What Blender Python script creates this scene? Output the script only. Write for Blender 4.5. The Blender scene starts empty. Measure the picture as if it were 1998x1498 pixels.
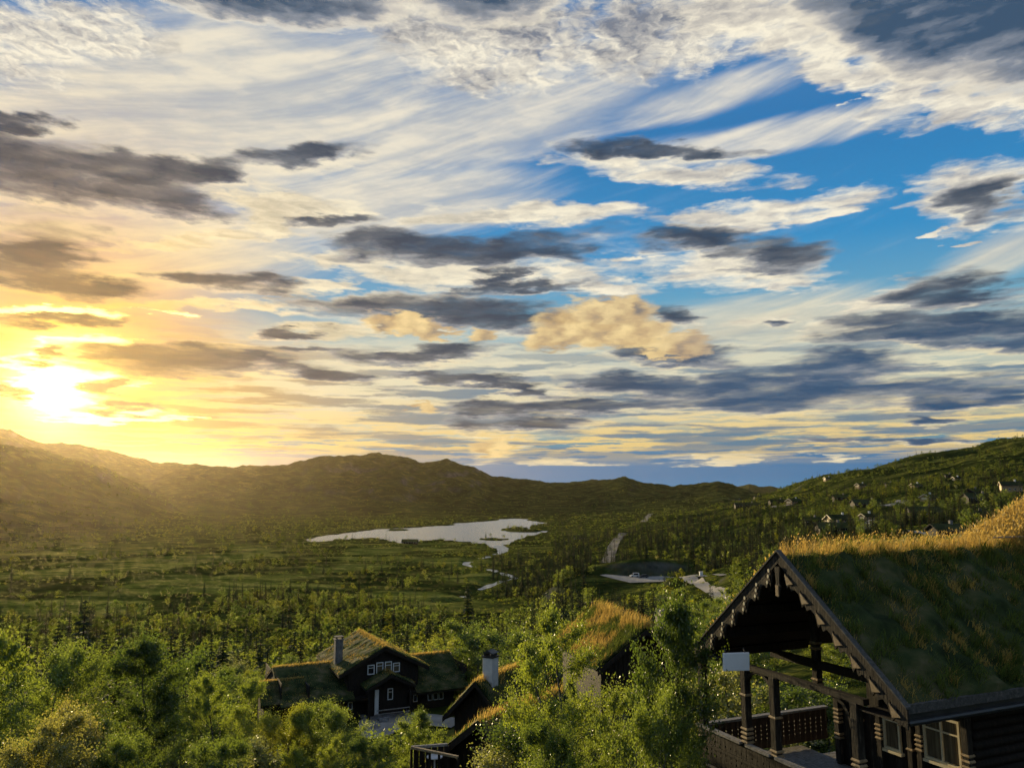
import bpy, bmesh, math, random
import numpy as np
from math import radians, sin, cos, tan, atan, atan2, pi, sqrt, exp
from mathutils import Vector, Matrix

# ------------------------------------------------------------------ camera
CAM_Z = 58.0                    # the lake is z = 0
PITCH = atan((965 - 749) / 1500.0)
scene = bpy.context.scene
cam_data = bpy.data.cameras.new('camera')
cam_data.sensor_width = 36.0
cam_data.lens = 1500.0 / 1998.0 * 36.0
cam_data.clip_start = 0.1
cam_data.clip_end = 40000.0
cam = bpy.data.objects.new('camera', cam_data)
scene.collection.objects.link(cam)
cam.location = (0, 0, CAM_Z)
cam.rotation_euler = (pi / 2 + PITCH, 0, 0)
scene.camera = cam

def ray(px, py):
    """direction through a point of the photograph (1998 x 1498), camera level looking +Y"""
    x = (px - 999) / 1500.0; y = -(py - 749) / 1500.0
    c, s = cos(PITCH), sin(PITCH)
    return np.array([x, c - y * s, s + y * c])
def ae(px, py):
    d = ray(px, py)
    return math.degrees(atan2(d[0], d[1])), math.degrees(atan2(d[2], math.hypot(d[0], d[1])))

# ------------------------------------------------------------------ render settings / exposure
vs = scene.view_settings
vs.view_transform = 'Standard'; vs.look = 'None'; vs.exposure = 0.45; vs.gamma = 1.0
scene.render.engine = 'CYCLES'
cy = scene.cycles
cy.use_denoising = True
cy.max_bounces = 5; cy.diffuse_bounces = 2; cy.glossy_bounces = 2; cy.transmission_bounces = 3
cy.transparent_max_bounces = 4; cy.volume_bounces = 0
cy.caustics_reflective = False; cy.caustics_refractive = False
cy.sample_clamp_indirect = 4.0

# ------------------------------------------------------------------ sun
SUN_AZ, SUN_EL = ae(112, 748)
sun_data = bpy.data.lights.new('sun', 'SUN')
sun_data.energy = 5.0
sun_data.angle = radians(0.6)
sun_data.color = (1.0, 0.78, 0.42)
sun = bpy.data.objects.new('sun', sun_data)
scene.collection.objects.link(sun)
_d = Vector((sin(radians(SUN_AZ)) * cos(radians(SUN_EL)), cos(radians(SUN_AZ)) * cos(radians(SUN_EL)), sin(radians(SUN_EL))))
sun.rotation_euler = (-_d).to_track_quat('-Z', 'Y').to_euler()
sun.location = (0, 0, 400)

# ------------------------------------------------------------------ world: evening sky with cloud layers
world = bpy.data.worlds.new('World'); scene.world = world
world.use_nodes = True
WT = world.node_tree; WT.nodes.clear()
MAIN = WT
SKY_K = 0.73                    # the sky against the exposure set above

class V:                                   # a float socket with arithmetic
    __slots__ = ('s',)
    def __init__(self, s): self.s = s
    def __add__(a, b): return fm('ADD', a, b)
    def __radd__(a, b): return fm('ADD', a, b)
    def __sub__(a, b): return fm('SUBTRACT', a, b)
    def __rsub__(a, b): return fm('SUBTRACT', b, a)
    def __mul__(a, b): return fm('MULTIPLY', a, b)
    def __rmul__(a, b): return fm('MULTIPLY', a, b)
    def __truediv__(a, b): return fm('DIVIDE', a, b)
    def __rtruediv__(a, b): return fm('DIVIDE', b, a)
def put(inp, v):
    if isinstance(v, V): WT.links.new(v.s, inp)
    elif hasattr(v, 'is_output'): WT.links.new(v, inp)
    else: inp.default_value = v
def fm(op, *args, clamp=False):
    n = WT.nodes.new('ShaderNodeMath'); n.operation = op; n.use_clamp = clamp
    for i, a in enumerate(args): put(n.inputs[i], a)
    return V(n.outputs[0])
def vm(op, *args):
    n = WT.nodes.new('ShaderNodeVectorMath'); n.operation = op
    for i, a in enumerate(args): put(n.inputs[i], a)
    return n
def sstep(v, lo, hi, to0=0.0, to1=1.0):
    n = WT.nodes.new('ShaderNodeMapRange'); n.interpolation_type = 'SMOOTHSTEP'
    put(n.inputs[0], v); put(n.inputs[1], lo); put(n.inputs[2], hi); put(n.inputs[3], to0); put(n.inputs[4], to1)
    return V(n.outputs[0])
def comb(x, y, z=0.0):
    n = WT.nodes.new('ShaderNodeCombineXYZ'); put(n.inputs[0], x); put(n.inputs[1], y); put(n.inputs[2], z)
    return n.outputs[0]
def noise(vec, scale, detail=4.0, rough=0.55, color=False, lac=2.0):
    n = WT.nodes.new('ShaderNodeTexNoise'); n.noise_dimensions = '2D'
    put(n.inputs['Vector'], vec); n.inputs['Scale'].default_value = scale
    n.inputs['Detail'].default_value = detail; n.inputs['Roughness'].default_value = rough
    n.inputs['Lacunarity'].default_value = lac
    return n.outputs['Color'] if color else V(n.outputs[0])
def cmix(f, a, b, blend='MIX'):
    n = WT.nodes.new('ShaderNodeMix'); n.data_type = 'RGBA'; n.blend_type = blend
    n.clamp_factor = True
    put(n.inputs[0], f)
    for i, c in ((6, a), (7, b)):
        if isinstance(c, tuple): n.inputs[i].default_value = (c[0], c[1], c[2], 1.0)
        else: WT.links.new(c, n.inputs[i])
    return n.outputs[2]
def cramp(f, stops):
    n = WT.nodes.new('ShaderNodeValToRGB'); put(n.inputs[0], f)
    els = n.color_ramp.elements
    els[0].position = stops[0][0]; els[0].color = (*stops[0][1], 1)
    els[1].position = stops[-1][0]; els[1].color = (*stops[-1][1], 1)
    for e, c in stops[1:-1]:
        x = els.new(e); x.color = (*c, 1)
    return n.outputs[0]
def srgb(r, g, b):
    f = lambda c: (c / 255 / 12.92) if c <= 10.3 else ((c / 255 + 0.055) / 1.055) ** 2.4
    return (f(r), f(g), f(b))

tc = WT.nodes.new('ShaderNodeTexCoord')
DIR = tc.outputs['Generated']
sep = WT.nodes.new('ShaderNodeSeparateXYZ'); WT.links.new(DIR, sep.inputs[0])
X, Y, Z = V(sep.outputs[0]), V(sep.outputs[1]), V(sep.outputs[2])
AZ = fm('ARCTAN2', X, Y) * 57.29578
EL = fm('ARCSINE', Z) * 57.29578
ELP = fm('MAXIMUM', EL, 0.0)
AE = comb(AZ, EL, 0.0)
# coordinates on a flat cloud deck, for natural foreshortening
kk = 1.0 / (fm('MAXIMUM', Z, 0.0) + 0.10)
DECK = comb(X * kk, Y * kk, 0.0)
# near the horizon clouds lie edge-on, higher up they open out
EST = fm('POWER', ELP * 0.2 + 0.4, 0.55) * 14.0
FLAT = comb(AZ * 0.20, EST, 0.0)
wv = vm('SUBTRACT', noise(FLAT, 0.50, 3.0, 0.5, color=True), (0.5, 0.5, 0.5)).outputs[0]
wv2 = vm('SUBTRACT', noise(FLAT, 2.2, 4.0, 0.6, color=True), (0.5, 0.5, 0.5)).outputs[0]
PP = vm('ADD', vm('ADD', AE, vm('MULTIPLY', wv, (10.0, 2.2, 0.0)).outputs[0]).outputs[0], vm('MULTIPLY', wv2, (3.5, 1.0, 0.0)).outputs[0]).outputs[0]
FW = vm('ADD', FLAT, vm('MULTIPLY', wv2, (0.5, 0.35, 0.0)).outputs[0]).outputs[0]
nM = noise(FW, 1.5, 6.0, 0.54)                                               # billows
nMs = noise(vm('ADD', FW, (-0.13, -0.16, 0.0)).outputs[0], 1.5, 4.0, 0.56)   # the same, a step towards the sun
EMB = (nMs - nM) * 3.0                                                       # >0: faces away from the sun
nS = noise(FW, 0.75, 3.0, 0.5)                                               # broad shapes
nR = noise(FW, 4.5, 4.0, 0.54)                                               # frayed edges
nP = noise(vm('ADD', comb(AZ * 0.38, EL * 0.62, 0.0), vm('MULTIPLY', wv2, (0.5, 0.5, 0.0)).outputs[0]).outputs[0], 1.0, 5.0, 0.50)
nPs = noise(vm('ADD', comb(AZ * 0.38 - 0.34, EL * 0.62 + 0.06, 0.0), vm('MULTIPLY', wv2, (0.5, 0.5, 0.0)).outputs[0]).outputs[0], 1.0, 4.0, 0.50)
DW = vm('ADD', DECK, vm('MULTIPLY', wv2, (0.05, 0.05, 0.0)).outputs[0]).outputs[0]
nD = noise(DW, 24.0, 6.0, 0.60)
nDs = noise(vm('ADD', DW, (-0.008, 0.010, 0.0)).outputs[0], 24.0, 4.0, 0.60)
# angular distance from the sun
sd = (sin(radians(SUN_AZ)) * cos(radians(SUN_EL)), cos(radians(SUN_AZ)) * cos(radians(SUN_EL)), sin(radians(SUN_EL)))
cs = V(vm('DOT_PRODUCT', DIR, sd).outputs['Value'])
SA = fm('ARCCOSINE', fm('MINIMUM', cs, 1.0)) * 57.29578
near = fm('POWER', 2.718, SA * SA * (-1.0 / (10.5 * 10.5)))         # gold close to the sun
wide = fm('POWER', 2.718, SA * SA * (-1.0 / (30.0 * 30.0)))

# ---- clear air
sky = WT.nodes.new('ShaderNodeTexSky'); sky.sky_type = 'NISHITA'; sky.sun_disc = False
sky.sun_elevation = radians(SUN_EL); sky.sun_rotation = radians(SUN_AZ); sky.altitude = 900
sky.air_density = 1.0; sky.dust_density = 0.6; sky.ozone_density = 2.0
nish = vm('SCALE', sky.outputs[0]); nish.inputs['Scale'].default_value = 0.075
air = cramp(ELP / 90.0, [(e / 90, c) for e, c in (
    (0.0, srgb(0, 128, 184)), (1.4, srgb(0, 112, 172)), (3.0, srgb(0, 112, 170)), (3.8, srgb(90, 146, 168)), (5.0, srgb(190, 186, 156)), (9.0, srgb(196, 204, 190)),
    (13.0, srgb(112, 172, 200)), (18.0, srgb(52, 146, 204)), (26.0, srgb(48, 124, 186)), (38.0, srgb(100, 140, 188)), (80.0, srgb(60, 100, 150)))])
col0 = cmix(0.9, nish.outputs[0], air)
lowair = sstep(EL, 4.0, 0.0)
col0 = cmix(lowair * sstep(SA, 36.0, 16.0) * 0.9, col0, srgb(172, 160, 152))   # towards the sun the low air turns mauve, then gold
col0 = cmix(near * 0.9, col0, srgb(242, 156, 4))

# ---- cirrus streaks rising to the right
ca_, sa_ = cos(radians(13)), sin(radians(13))
sx = AZ * ca_ + EL * sa_; sy = EL * ca_ - AZ * sa_
swob = noise(comb(sx * 0.03, sy * 0.10 + 7.0, 0.0), 1.0, 2.0, 0.5)
st1 = noise(comb(sx * 0.040, (sy + swob * 4.0) * 0.36, 0.0), 1.0, 6.0, 0.60)
st2 = noise(comb(sx * 0.09 + 4.0, (sy + swob * 5.0) * 1.3, 0.0), 1.0, 5.0, 0.60)
STR = st1 * 0.85 + st2 * 0.30
# ---- low stratus, edge-on towards the horizon
LOW = comb(AZ * 0.075, EST * 0.85, 0.0)
LW = vm('ADD', LOW, vm('MULTIPLY', wv2, (0.22, 0.30, 0.0)).outputs[0]).outputs[0]
b1 = noise(LW, 1.30, 5.0, 0.58)
b2 = noise(vm('ADD', LW, (7.3, 1.7, 0.0)).outputs[0], 2.6, 5.0, 0.60)
lowmask = sstep(EL, 13.5, 7.5) * sstep(EL, 1.9, 3.6)

veil_l = [(420, 215, 640, 200, 8), (950, 240, 430, 90, 12), (200, 500, 460, 140, 0, 0.8), (1500, 268, 340, 34, 9, 0.85), (1370, 190, 230, 36, 12, 0.75),
          (780, 400, 330, 70, 4), (1960, 490, 190, 45, 28, 0.7), (1500, 640, 330, 70, 5, 0.8), (1000, 760, 700, 90, 0, 0.8)]
dapple_l = [(980, 75, 230, 95, 0), (790, 35, 150, 55, -18), (1000, 140, 110, 55, 0), (1260, 70, 170, 95, 0), (1400, 45, 150, 70, 0), (110, 70, 210, 80, 0),
            (20, 130, 160, 40, 0)]
white_l = [(1060, 415, 240, 26, 0), (860, 425, 100, 14, 4), (1520, 408, 205, 24, 7), (1420, 440, 110, 12, 2), (1600, 425, 100, 12, 8),
           (1910, 378, 150, 62, 0), (1300, 338, 250, 26, -3), (1430, 520, 180, 42, 0), (1510, 550, 110, 14, 0), (1770, 588, 90, 34, -2),
           (1640, 112, 250, 66, -24), (1930, 190, 130, 52, -20), (1450, 50, 160, 50, -15), (910, 532, 300, 38, -2), (1190, 555, 100, 24, 0), (650, 505, 130, 26, 0),
           (560, 400, 190, 34, -10), (480, 440, 130, 26, 10), (330, 470, 160, 14, 6), (560, 560, 150, 12, 0), (420, 600, 170, 12, 0), (520, 690, 120, 10, 0), (700, 520, 120, 14), (1660, 190, 26, 8, 0), (1480, 622, 45, 10, 4), (1560, 618, 60, 10, 0), (1700, 640, 160, 14, 5),
           (1120, 900, 90, 9, 0), (1360, 905, 60, 6, 0), (1350, 890, 90, 9, 0), (1590, 892, 35, 6, 0), (960, 870, 75, 28, 0), (1830, 440, 20, 6), (1890, 465, 22, 6), (1260, 498, 25, 6, -5),
           (760, 590, 200, 22, 0), (700, 640, 160, 16, 0)]
dark_l = [(140, 350, 230, 56, -3), (300, 385, 130, 30, -10), (330, 330, 170, 24, 0), (600, 312, 140, 27, 2), (35, 232, 85, 22, -14), (70, 265, 50, 16, -10),
          (50, 505, 130, 66, 0), (150, 562, 170, 22, -6), (450, 553, 115, 17, -4), (350, 706, 285, 25, -3), (610, 726, 130, 13, -5), (120, 622, 170, 12, 0),
          (900, 492, 285, 34, 2), (720, 476, 130, 26, 0), (1080, 488, 130, 20, -4), (1000, 540, 60, 12, 18), (1000, 565, 120, 12, 6),
          (820, 610, 240, 30, -2), (1010, 632, 110, 28, -4), (590, 650, 80, 11, 0), (820, 690, 140, 16, 4), (620, 686, 80, 9, 0), (900, 741, 140, 16, -6), (1000, 760, 90, 10, -8),
          (1360, 463, 100, 23, 4), (1490, 508, 125, 36, -2), (1940, 392, 110, 34, -4), (1870, 578, 150, 30, 0), (1860, 636, 190, 24, 0), (1960, 665, 100, 26, 0), (1750, 660, 140, 18, 0),
          (1340, 694, 120, 22, -2), (1310, 622, 60, 22, 0), (1500, 735, 150, 24, 6), (1650, 715, 120, 32, -2), (1600, 765, 330, 24, 0), (1270, 762, 190, 28, -8), (1130, 795, 210, 15, 0),
          (1040, 828, 120, 17, 0), (1000, 802, 120, 12, 0), (1480, 790, 200, 18, 0), (1860, 818, 60, 10, 0), (1760, 860, 170, 7, 0), (1900, 775, 150, 14, 4),
          (1330, 296, 130, 15, 0), (1180, 292, 90, 16, 0), (640, 432, 90, 11, 0), (1560, 627, 45, 8, 0),
          (1350, 296, 60, 12), (250, 800, 70, 9, 0), (60, 690, 60, 18, 0), (20, 760, 40, 24, 0), (260, 755, 70, 22, 0)]
bank_l = [(1930, 0, 470, 180, -16), (1720, 40, 260, 90, -22), (540, -5, 300, 62, -4), (950, -20, 170, 75, 0)]
gold_l = [(1160, 632, 120, 56, 0), (1215, 605, 70, 34, 0), (1085, 662, 70, 28, 0), (1250, 650, 70, 34, 0), (1335, 672, 62, 30, 0), (1300, 690, 60, 12, 0), (785, 632, 80, 28, -6), (850, 650, 60, 16, 0), (945, 655, 34, 14, 0),
          (955, 872, 45, 20, 0), (820, 795, 34, 10, 0)]
slot_l = [(110, 755, 100, 60, 0), (150, 672, 150, 22, -2), (140, 608, 190, 12, -3), (250, 740, 110, 9, -8), (230, 815, 120, 10, 0), (30, 700, 60, 14)]

def ellipse(e):
    px, py, a, b = e[:4]
    tilt = e[4] if len(e) > 4 else 0.0; wgt = e[5] if len(e) > 5 else 1.0
    c0 = ae(px, py); ca = ae(px + a, py); ca2 = ae(px - a, py); cb = ae(px, py + b); cb2 = ae(px, py - b)
    ra = abs(ca[0] - ca2[0]) / 2; rb = abs(cb[1] - cb2[1]) / 2
    tl = math.degrees(atan2(ca[1] - ca2[1], ca[0] - ca2[0])) + tilt
    return c0[0], c0[1], ra, rb, tl, wgt
def subset(lst, box, pad):
    out = []
    for e in lst:
        x, y, ra, rb, tl, w = ellipse(e)
        ct, st = abs(cos(radians(tl))), abs(sin(radians(tl)))
        hx = 1.6 * (ra * ct + rb * st) + pad[0]; hy = 1.6 * (ra * st + rb * ct) + pad[1]
        if x + hx > box[0] and x - hx < box[1] and y + hy > box[2] and y - hy < box[3]: out.append((x, y, ra, rb, tl, w))
    return out
def blobs(lst, q, lift=0.0):
    """union of tilted ellipses; with lift, also the union of fields whose upper side is denser"""
    acc = acc2 = None
    for (x, y, ra, rb, tl, wgt) in lst:
        d = vm('SUBTRACT', q, (x, y, 0.0)).outputs[0]
        ct, st = cos(radians(tl)), sin(radians(tl))
        u_ = V(vm('DOT_PRODUCT', d, (ct / ra, st / ra, 0.0)).outputs['Value'])
        v_ = V(vm('DOT_PRODUCT', d, (-st / rb, ct / rb, 0.0)).outputs['Value'])
        g = fm('MULTIPLY_ADD', fm('MULTIPLY_ADD', u_, u_, v_ * v_), -wgt, wgt)
        acc = g if acc is None else fm('SMOOTH_MAX', acc, g, 0.25)
        if lift:
            h = fm('MULTIPLY_ADD', v_, lift, g)
            acc2 = h if acc2 is None else fm('SMOOTH_MAX', acc2, h, 0.25)
    return (acc, acc2) if lift else acc

IN = [('AZ', AZ, 0), ('EL', EL, 0), ('AE', AE, 1), ('PP', PP, 1), ('wv2', wv2, 1), ('nM', nM, 0), ('nS', nS, 0), ('EMB', EMB, 0), ('nR', nR, 0), ('nP', nP, 0), ('nPs', nPs, 0),
      ('nD', nD, 0), ('nDs', nDs, 0), ('near', near, 0), ('wide', wide, 0), ('SA', SA, 0), ('col0', col0, 2), ('STR', STR, 0), ('b1', b1, 0), ('b2', b2, 0), ('lowmask', lowmask, 0)]
def sky_tile(name, box):
    """one patch of the sky as a node group; box = azimuth and elevation range, None: everywhere else"""
    global WT
    g = bpy.data.node_groups.new(name, 'ShaderNodeTree')
    for nm, _, t in IN:
        g.interface.new_socket(nm, in_out='INPUT', socket_type=('NodeSocketFloat', 'NodeSocketVector', 'NodeSocketColor')[t])
    g.interface.new_socket('Color', in_out='OUTPUT', socket_type='NodeSocketColor')
    WT = g
    gi = g.nodes.new('NodeGroupInput')
    I = {nm: (V(gi.outputs[k]) if t == 0 else gi.outputs[k]) for k, (nm, _, t) in enumerate(IN)}
    AZ, EL, PP, nM, nS, EMB, nR, near, wide = (I[k] for k in ('AZ', 'EL', 'PP', 'nM', 'nS', 'EMB', 'nR', 'near', 'wide'))
    col = I['col0']
    S = lambda l, pad: subset(l, box, pad) if box else []
    # veil
    ve = S(veil_l, (0, 0))
    vmask = (blobs(ve, I['AE']) if ve else V(fm('ADD', -0.2, 0.0).s))
    STR = I['STR']
    veil = sstep(fm('MAXIMUM', vmask, -0.6) * 0.46 + STR, 0.34, 1.00)
    vcol = cmix(sstep(STR + (nM - 0.5) * 0.35, 0.42, 0.80), srgb(178, 186, 196), srgb(240, 232, 214))
    vcol = cmix(sstep(EL, 20.0, 12.0) * 0.6, vcol, srgb(230, 220, 184))
    vcol = cmix(wide * 0.30, vcol, srgb(246, 226, 172))
    vcol = cmix(near * 0.9, vcol, cmix(sstep(STR, 0.50, 0.74), srgb(236, 148, 4), srgb(255, 196, 16)))
    col = cmix(veil * sstep(EL, 1.2, 4.2) * 0.94, col, vcol)
    # dappled high cloud
    dl = S(dapple_l, (4, 3))
    if dl or not box:
        dm = blobs(dl, PP) if dl else (nM - 0.62) * 4.0
        dfl = fm('MAXIMUM', dm, -2.0) * 0.60 + (I['nD'] - 0.5) * 1.0 + (nM - 0.5) * 0.7 + (nS - 0.5) * 0.5
        da = sstep(dfl, -0.35, 0.55)
        lit = (I['nD'] - I['nDs']) * 1.0 + 0.56 + (nM - 0.5) * 0.3 - (nS - 0.5) * 1.1 - sstep(EL, 29.0, 35.0) * 0.22
        dc = cramp(lit, [(0.10, srgb(126, 130, 140)), (0.42, srgb(200, 195, 186)), (0.74, srgb(252, 243, 220))])
        col = cmix(da * 0.93, col, dc)
    # torn white cloud
    wl = S(white_l, (4, 3))
    if wl:
        wf = fm('MAXIMUM', blobs(wl, PP), -2.0) * 0.62 + (nR - 0.5) * 0.42 + (nM - 0.5) * 0.95 + (nS - 0.5) * 0.5
        wa = sstep(wf, -0.26, 0.52)
        lit = 0.60 - EMB * 0.38 + (nR - 0.5) * 0.22 - (nS - 0.5) * 0.9 - fm('MAXIMUM', wf, 0.0) * 0.10
        wc = cramp(lit, [(0.08, srgb(140, 144, 152)), (0.42, srgb(206, 200, 190)), (0.74, srgb(252, 243, 220))])
        wc = cmix(sstep(EL, 15.0, 8.0) * 0.5, wc, srgb(244, 222, 164))
        wc = cmix(wide * 0.35, wc, srgb(252, 230, 156))
        wc = cmix(near, wc, srgb(254, 190, 18))
        col = cmix(wa * 0.96, col, wc)
    # broad soft banks overhead
    bk = S(bank_l, (2, 2))
    if bk:
        PB = vm('ADD', I['AE'], vm('MULTIPLY', I['wv2'], (1.6, 1.2, 0.0)).outputs[0]).outputs[0]
        bf = fm('MAXIMUM', blobs(bk, PB), -2.0) + (nS - 0.5) * 0.5 + (nM - 0.5) * 0.35 + (nR - 0.5) * 0.12
        bc = cramp(bf - EMB * 0.12, [(0.05, srgb(246, 236, 212)), (0.28, srgb(206, 200, 190)), (0.55, srgb(138, 144, 154)), (0.95, srgb(62, 84, 108))])
        col = cmix(sstep(bf, -0.25, 0.35) * 0.95, col, bc)
    # low stratus bands
    if (not box) or box[2] < 12.5:
        cream = cmix(sstep(EL, 3.0, 9.0), srgb(238, 206, 132), srgb(228, 222, 192))
        cream = cmix(near * 0.95, cream, srgb(255, 192, 16))
        col = cmix(I['lowmask'] * sstep(I['b2'], 0.40, 0.54) * 0.95, col, cream)
        bl = cmix(sstep(AZ, -24.0, 0.0), srgb(160, 140, 108), srgb(92, 124, 150))
        bl = cmix(near, bl, srgb(214, 156, 60))
        col = cmix(I['lowmask'] * sstep(I['b1'], 0.45, 0.60) * 0.85, col, bl)
    # dark-bodied clouds with lit undersides
    kl = S(dark_l, (4, 3))
    ka = None
    if kl or not box:
        if kl: d1, d2 = blobs(kl, PP, 0.8)
        else: d1 = d2 = (nM - 0.66) * 5.0
        rag = (nS - 0.5) * 0.60 + (nM - 0.5) * 0.55 + (nR - 0.5) * 0.12
        kf = fm('MAXIMUM', d1, -2.0) * 0.68 + rag
        ka = sstep(kf, -0.60, 0.50)
        kc = fm('MAXIMUM', d2, -2.0) * 0.40 + rag * 0.75 + EMB * 0.30
        rim = cmix(sstep(EL, 14.0, 8.0) * 0.6, srgb(244, 234, 208), srgb(242, 218, 158))
        rim = cmix(near, rim, srgb(255, 190, 16))
        mid = cmix(near, srgb(150, 153, 158), srgb(170, 128, 64))
        deep = cmix(sstep(AZ, 0.0, 18.0) * sstep(EL, 14.0, 8.0) * 0.65, srgb(56, 72, 92), srgb(44, 88, 128))
        deep = cmix(near * 0.9, deep, srgb(66, 44, 36))
        kcol = cramp(fm('MULTIPLY_ADD', kc, 1.0, 0.4), [(0.06, (0, 0, 0)), (0.36, (0.42, 0.42, 0.42)), (0.62, (0.78, 0.78, 0.78)), (0.95, (1, 1, 1))])
        kv = V(WT.nodes.new('ShaderNodeSeparateColor').outputs[0]); WT.links.new(kcol, kv.s.node.inputs[0])
        kcol = cmix(sstep(kv, 0.0, 0.5), rim, mid)
        kcol = cmix(sstep(kv, 0.36, 1.0), kcol, deep)
        col = cmix(ka * (0.74 + nM * 0.42), col, kcol)
    # heaped cumulus catching the gold light
    gl_ = S(gold_l, (2.5, 2.5))
    if gl_:
        PG = vm('ADD', I['AE'], vm('MULTIPLY', I['wv2'], (1.8, 2.2, 0.0)).outputs[0]).outputs[0]
        gf = fm('MAXIMUM', blobs(gl_, PG), -2.0) * 0.95 + (I['nP'] - 0.5) * 0.9
        ga = sstep(gf, -0.16, 0.56)
        lit = 0.54 + (I['nP'] - I['nPs']) * 1.2 + (nS - 0.5) * 0.6
        gc = cramp(lit, [(0.10, srgb(132, 120, 112)), (0.42, srgb(206, 174, 124)), (0.78, srgb(250, 220, 156))])
        gc = cmix(sstep(AZ, 9.0, 17.0) * 0.55, gc, srgb(160, 150, 146))
        col = cmix(ga * 0.90, col, gc)
    # the glare of the sun between the clouds
    if box and box[0] < -10:
        SA = I['SA']
        kk_ = ka if ka else 0.0
        glare = fm('POWER', 2.718, SA * SA * (-1.0 / (2.5 * 2.5))) * 5.0
        sl = S(slot_l, (4, 3))
        if sl: glare = glare + sstep(blobs(sl, PP) + (nR - 0.5) * 1.1 + (nM - 0.5) * 1.0, -0.2, 0.6) * 3.0
        halo = fm('POWER', 2.718, SA * (-1.0 / 4.0)) * 0.30
        L1 = glare * (1.0 - kk_ * 0.96) if ka else glare
        ga_ = vm('SCALE', (1.0, 0.74, 0.18)); put(ga_.inputs['Scale'], L1)
        gb_ = vm('SCALE', (1.0, 0.62, 0.06)); put(gb_.inputs['Scale'], halo * (1.0 - kk_ * 0.4) if ka else halo)
        col = vm('ADD', vm('ADD', col, ga_.outputs[0]).outputs[0], gb_.outputs[0]).outputs[0]
    go = g.nodes.new('NodeGroupOutput'); WT.links.new(col, go.inputs[0])
    WT = MAIN
    return g
def tile_shader(name, box):
    g = sky_tile(name, box)
    n = WT.nodes.new('ShaderNodeGroup'); n.node_tree = g
    for k, (nm, v, t) in enumerate(IN): put(n.inputs[k], v)
    bg = WT.nodes.new('ShaderNodeBackground'); WT.links.new(n.outputs[0], bg.inputs[0]); bg.inputs[1].default_value = SKY_K
    return bg.outputs[0]
def either(cond, a, b):                    # cond 0: a, 1: b
    m = WT.nodes.new('ShaderNodeMixShader'); put(m.inputs[0], cond); WT.links.new(a, m.inputs[1]); WT.links.new(b, m.inputs[2])
    return m.outputs[0]
AZS = [-48, -22, -9, 3, 15, 48]; ELS = [-3, 6.5, 11.5, 19, 48]
def across(j):
    t = [tile_shader('sky_patch_%d_%d' % (i, j), (AZS[i], AZS[i + 1], ELS[j], ELS[j + 1])) for i in range(len(AZS) - 1)]
    a = either(fm('GREATER_THAN', AZ, AZS[1]), t[0], t[1])
    b = either(fm('GREATER_THAN', AZ, AZS[3]), t[2], either(fm('GREATER_THAN', AZ, AZS[4]), t[3], t[4]))
    return either(fm('GREATER_THAN', AZ, AZS[2]), a, b)
inside = either(fm('GREATER_THAN', EL, ELS[2]), either(fm('GREATER_THAN', EL, ELS[1]), across(0), across(1)),
                either(fm('GREATER_THAN', EL, ELS[3]), across(2), across(3)))
# the same kind of sky all round, outside the part described above
rD = vm('ADD', DECK, (3.1, 1.7, 0.0)).outputs[0]
rn = noise(rD, 2.2, 4.0, 0.58); rn2 = noise(rD, 1.1, 3.0, 0.5)
rcol = cmix(sstep(rn, 0.42, 0.66) * 0.85, col0, srgb(214, 210, 204))
rcol = cmix(sstep(rn2, 0.52, 0.66) * 0.9, rcol, srgb(112, 118, 130))
rbg = WT.nodes.new('ShaderNodeBackground'); WT.links.new(rcol, rbg.inputs[0])
rbg.inputs[1].default_value = SKY_K
rest = rbg.outputs[0]
inmask = fm('LESS_THAN', fm('ABSOLUTE', AZ), AZS[-1]) * fm('LESS_THAN', EL, ELS[-1])
inmask = inmask * fm('GREATER_THAN', EL, ELS[0])
wo = WT.nodes.new('ShaderNodeOutputWorld'); WT.links.new(either(inmask, rest, inside), wo.inputs[0])
world.cycles.sampling_method = 'MANUAL'; world.cycles.sample_map_resolution = 512
cy.use_adaptive_sampling = True; cy.adaptive_threshold = 0.02; cy.adaptive_min_samples = 16

# ------------------------------------------------------------------ helpers: materials
def nt(m): return m.node_tree
def new_mat(name, rough=0.9, spec=0.2):
    m = bpy.data.materials.new(name); m.use_nodes = True
    b = m.node_tree.nodes['Principled BSDF']
    b.inputs['Roughness'].default_value = rough
    b.inputs['Specular IOR Level'].default_value = spec
    return m, b
def mnoise(m, scale, detail=4, rough=0.6, coord='Object', stretch=None, off=(0, 0, 0)):
    t = m.node_tree
    c = t.nodes.new('ShaderNodeTexCoord') if coord != 'World' else t.nodes.new('ShaderNodeNewGeometry')
    out = c.outputs[coord] if coord != 'World' else c.outputs['Position']
    mp = t.nodes.new('ShaderNodeMapping'); t.links.new(out, mp.inputs[0])
    if stretch: mp.inputs['Scale'].default_value = stretch
    mp.inputs['Location'].default_value = off
    n = t.nodes.new('ShaderNodeTexNoise'); t.links.new(mp.outputs[0], n.inputs['Vector'])
    n.inputs['Scale'].default_value = scale; n.inputs['Detail'].default_value = detail; n.inputs['Roughness'].default_value = rough
    return n.outputs[0]
def mramp(m, f, stops):
    n = m.node_tree.nodes.new('ShaderNodeValToRGB'); m.node_tree.links.new(f, n.inputs[0])
    e = n.color_ramp.elements
    e[0].position = stops[0][0]; e[0].color = (*stops[0][1], 1)
    e[1].position = stops[-1][0]; e[1].color = (*stops[-1][1], 1)
    for p, c in stops[1:-1]:
        x = e.new(p); x.color = (*c, 1)
    return n.outputs[0]
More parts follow.
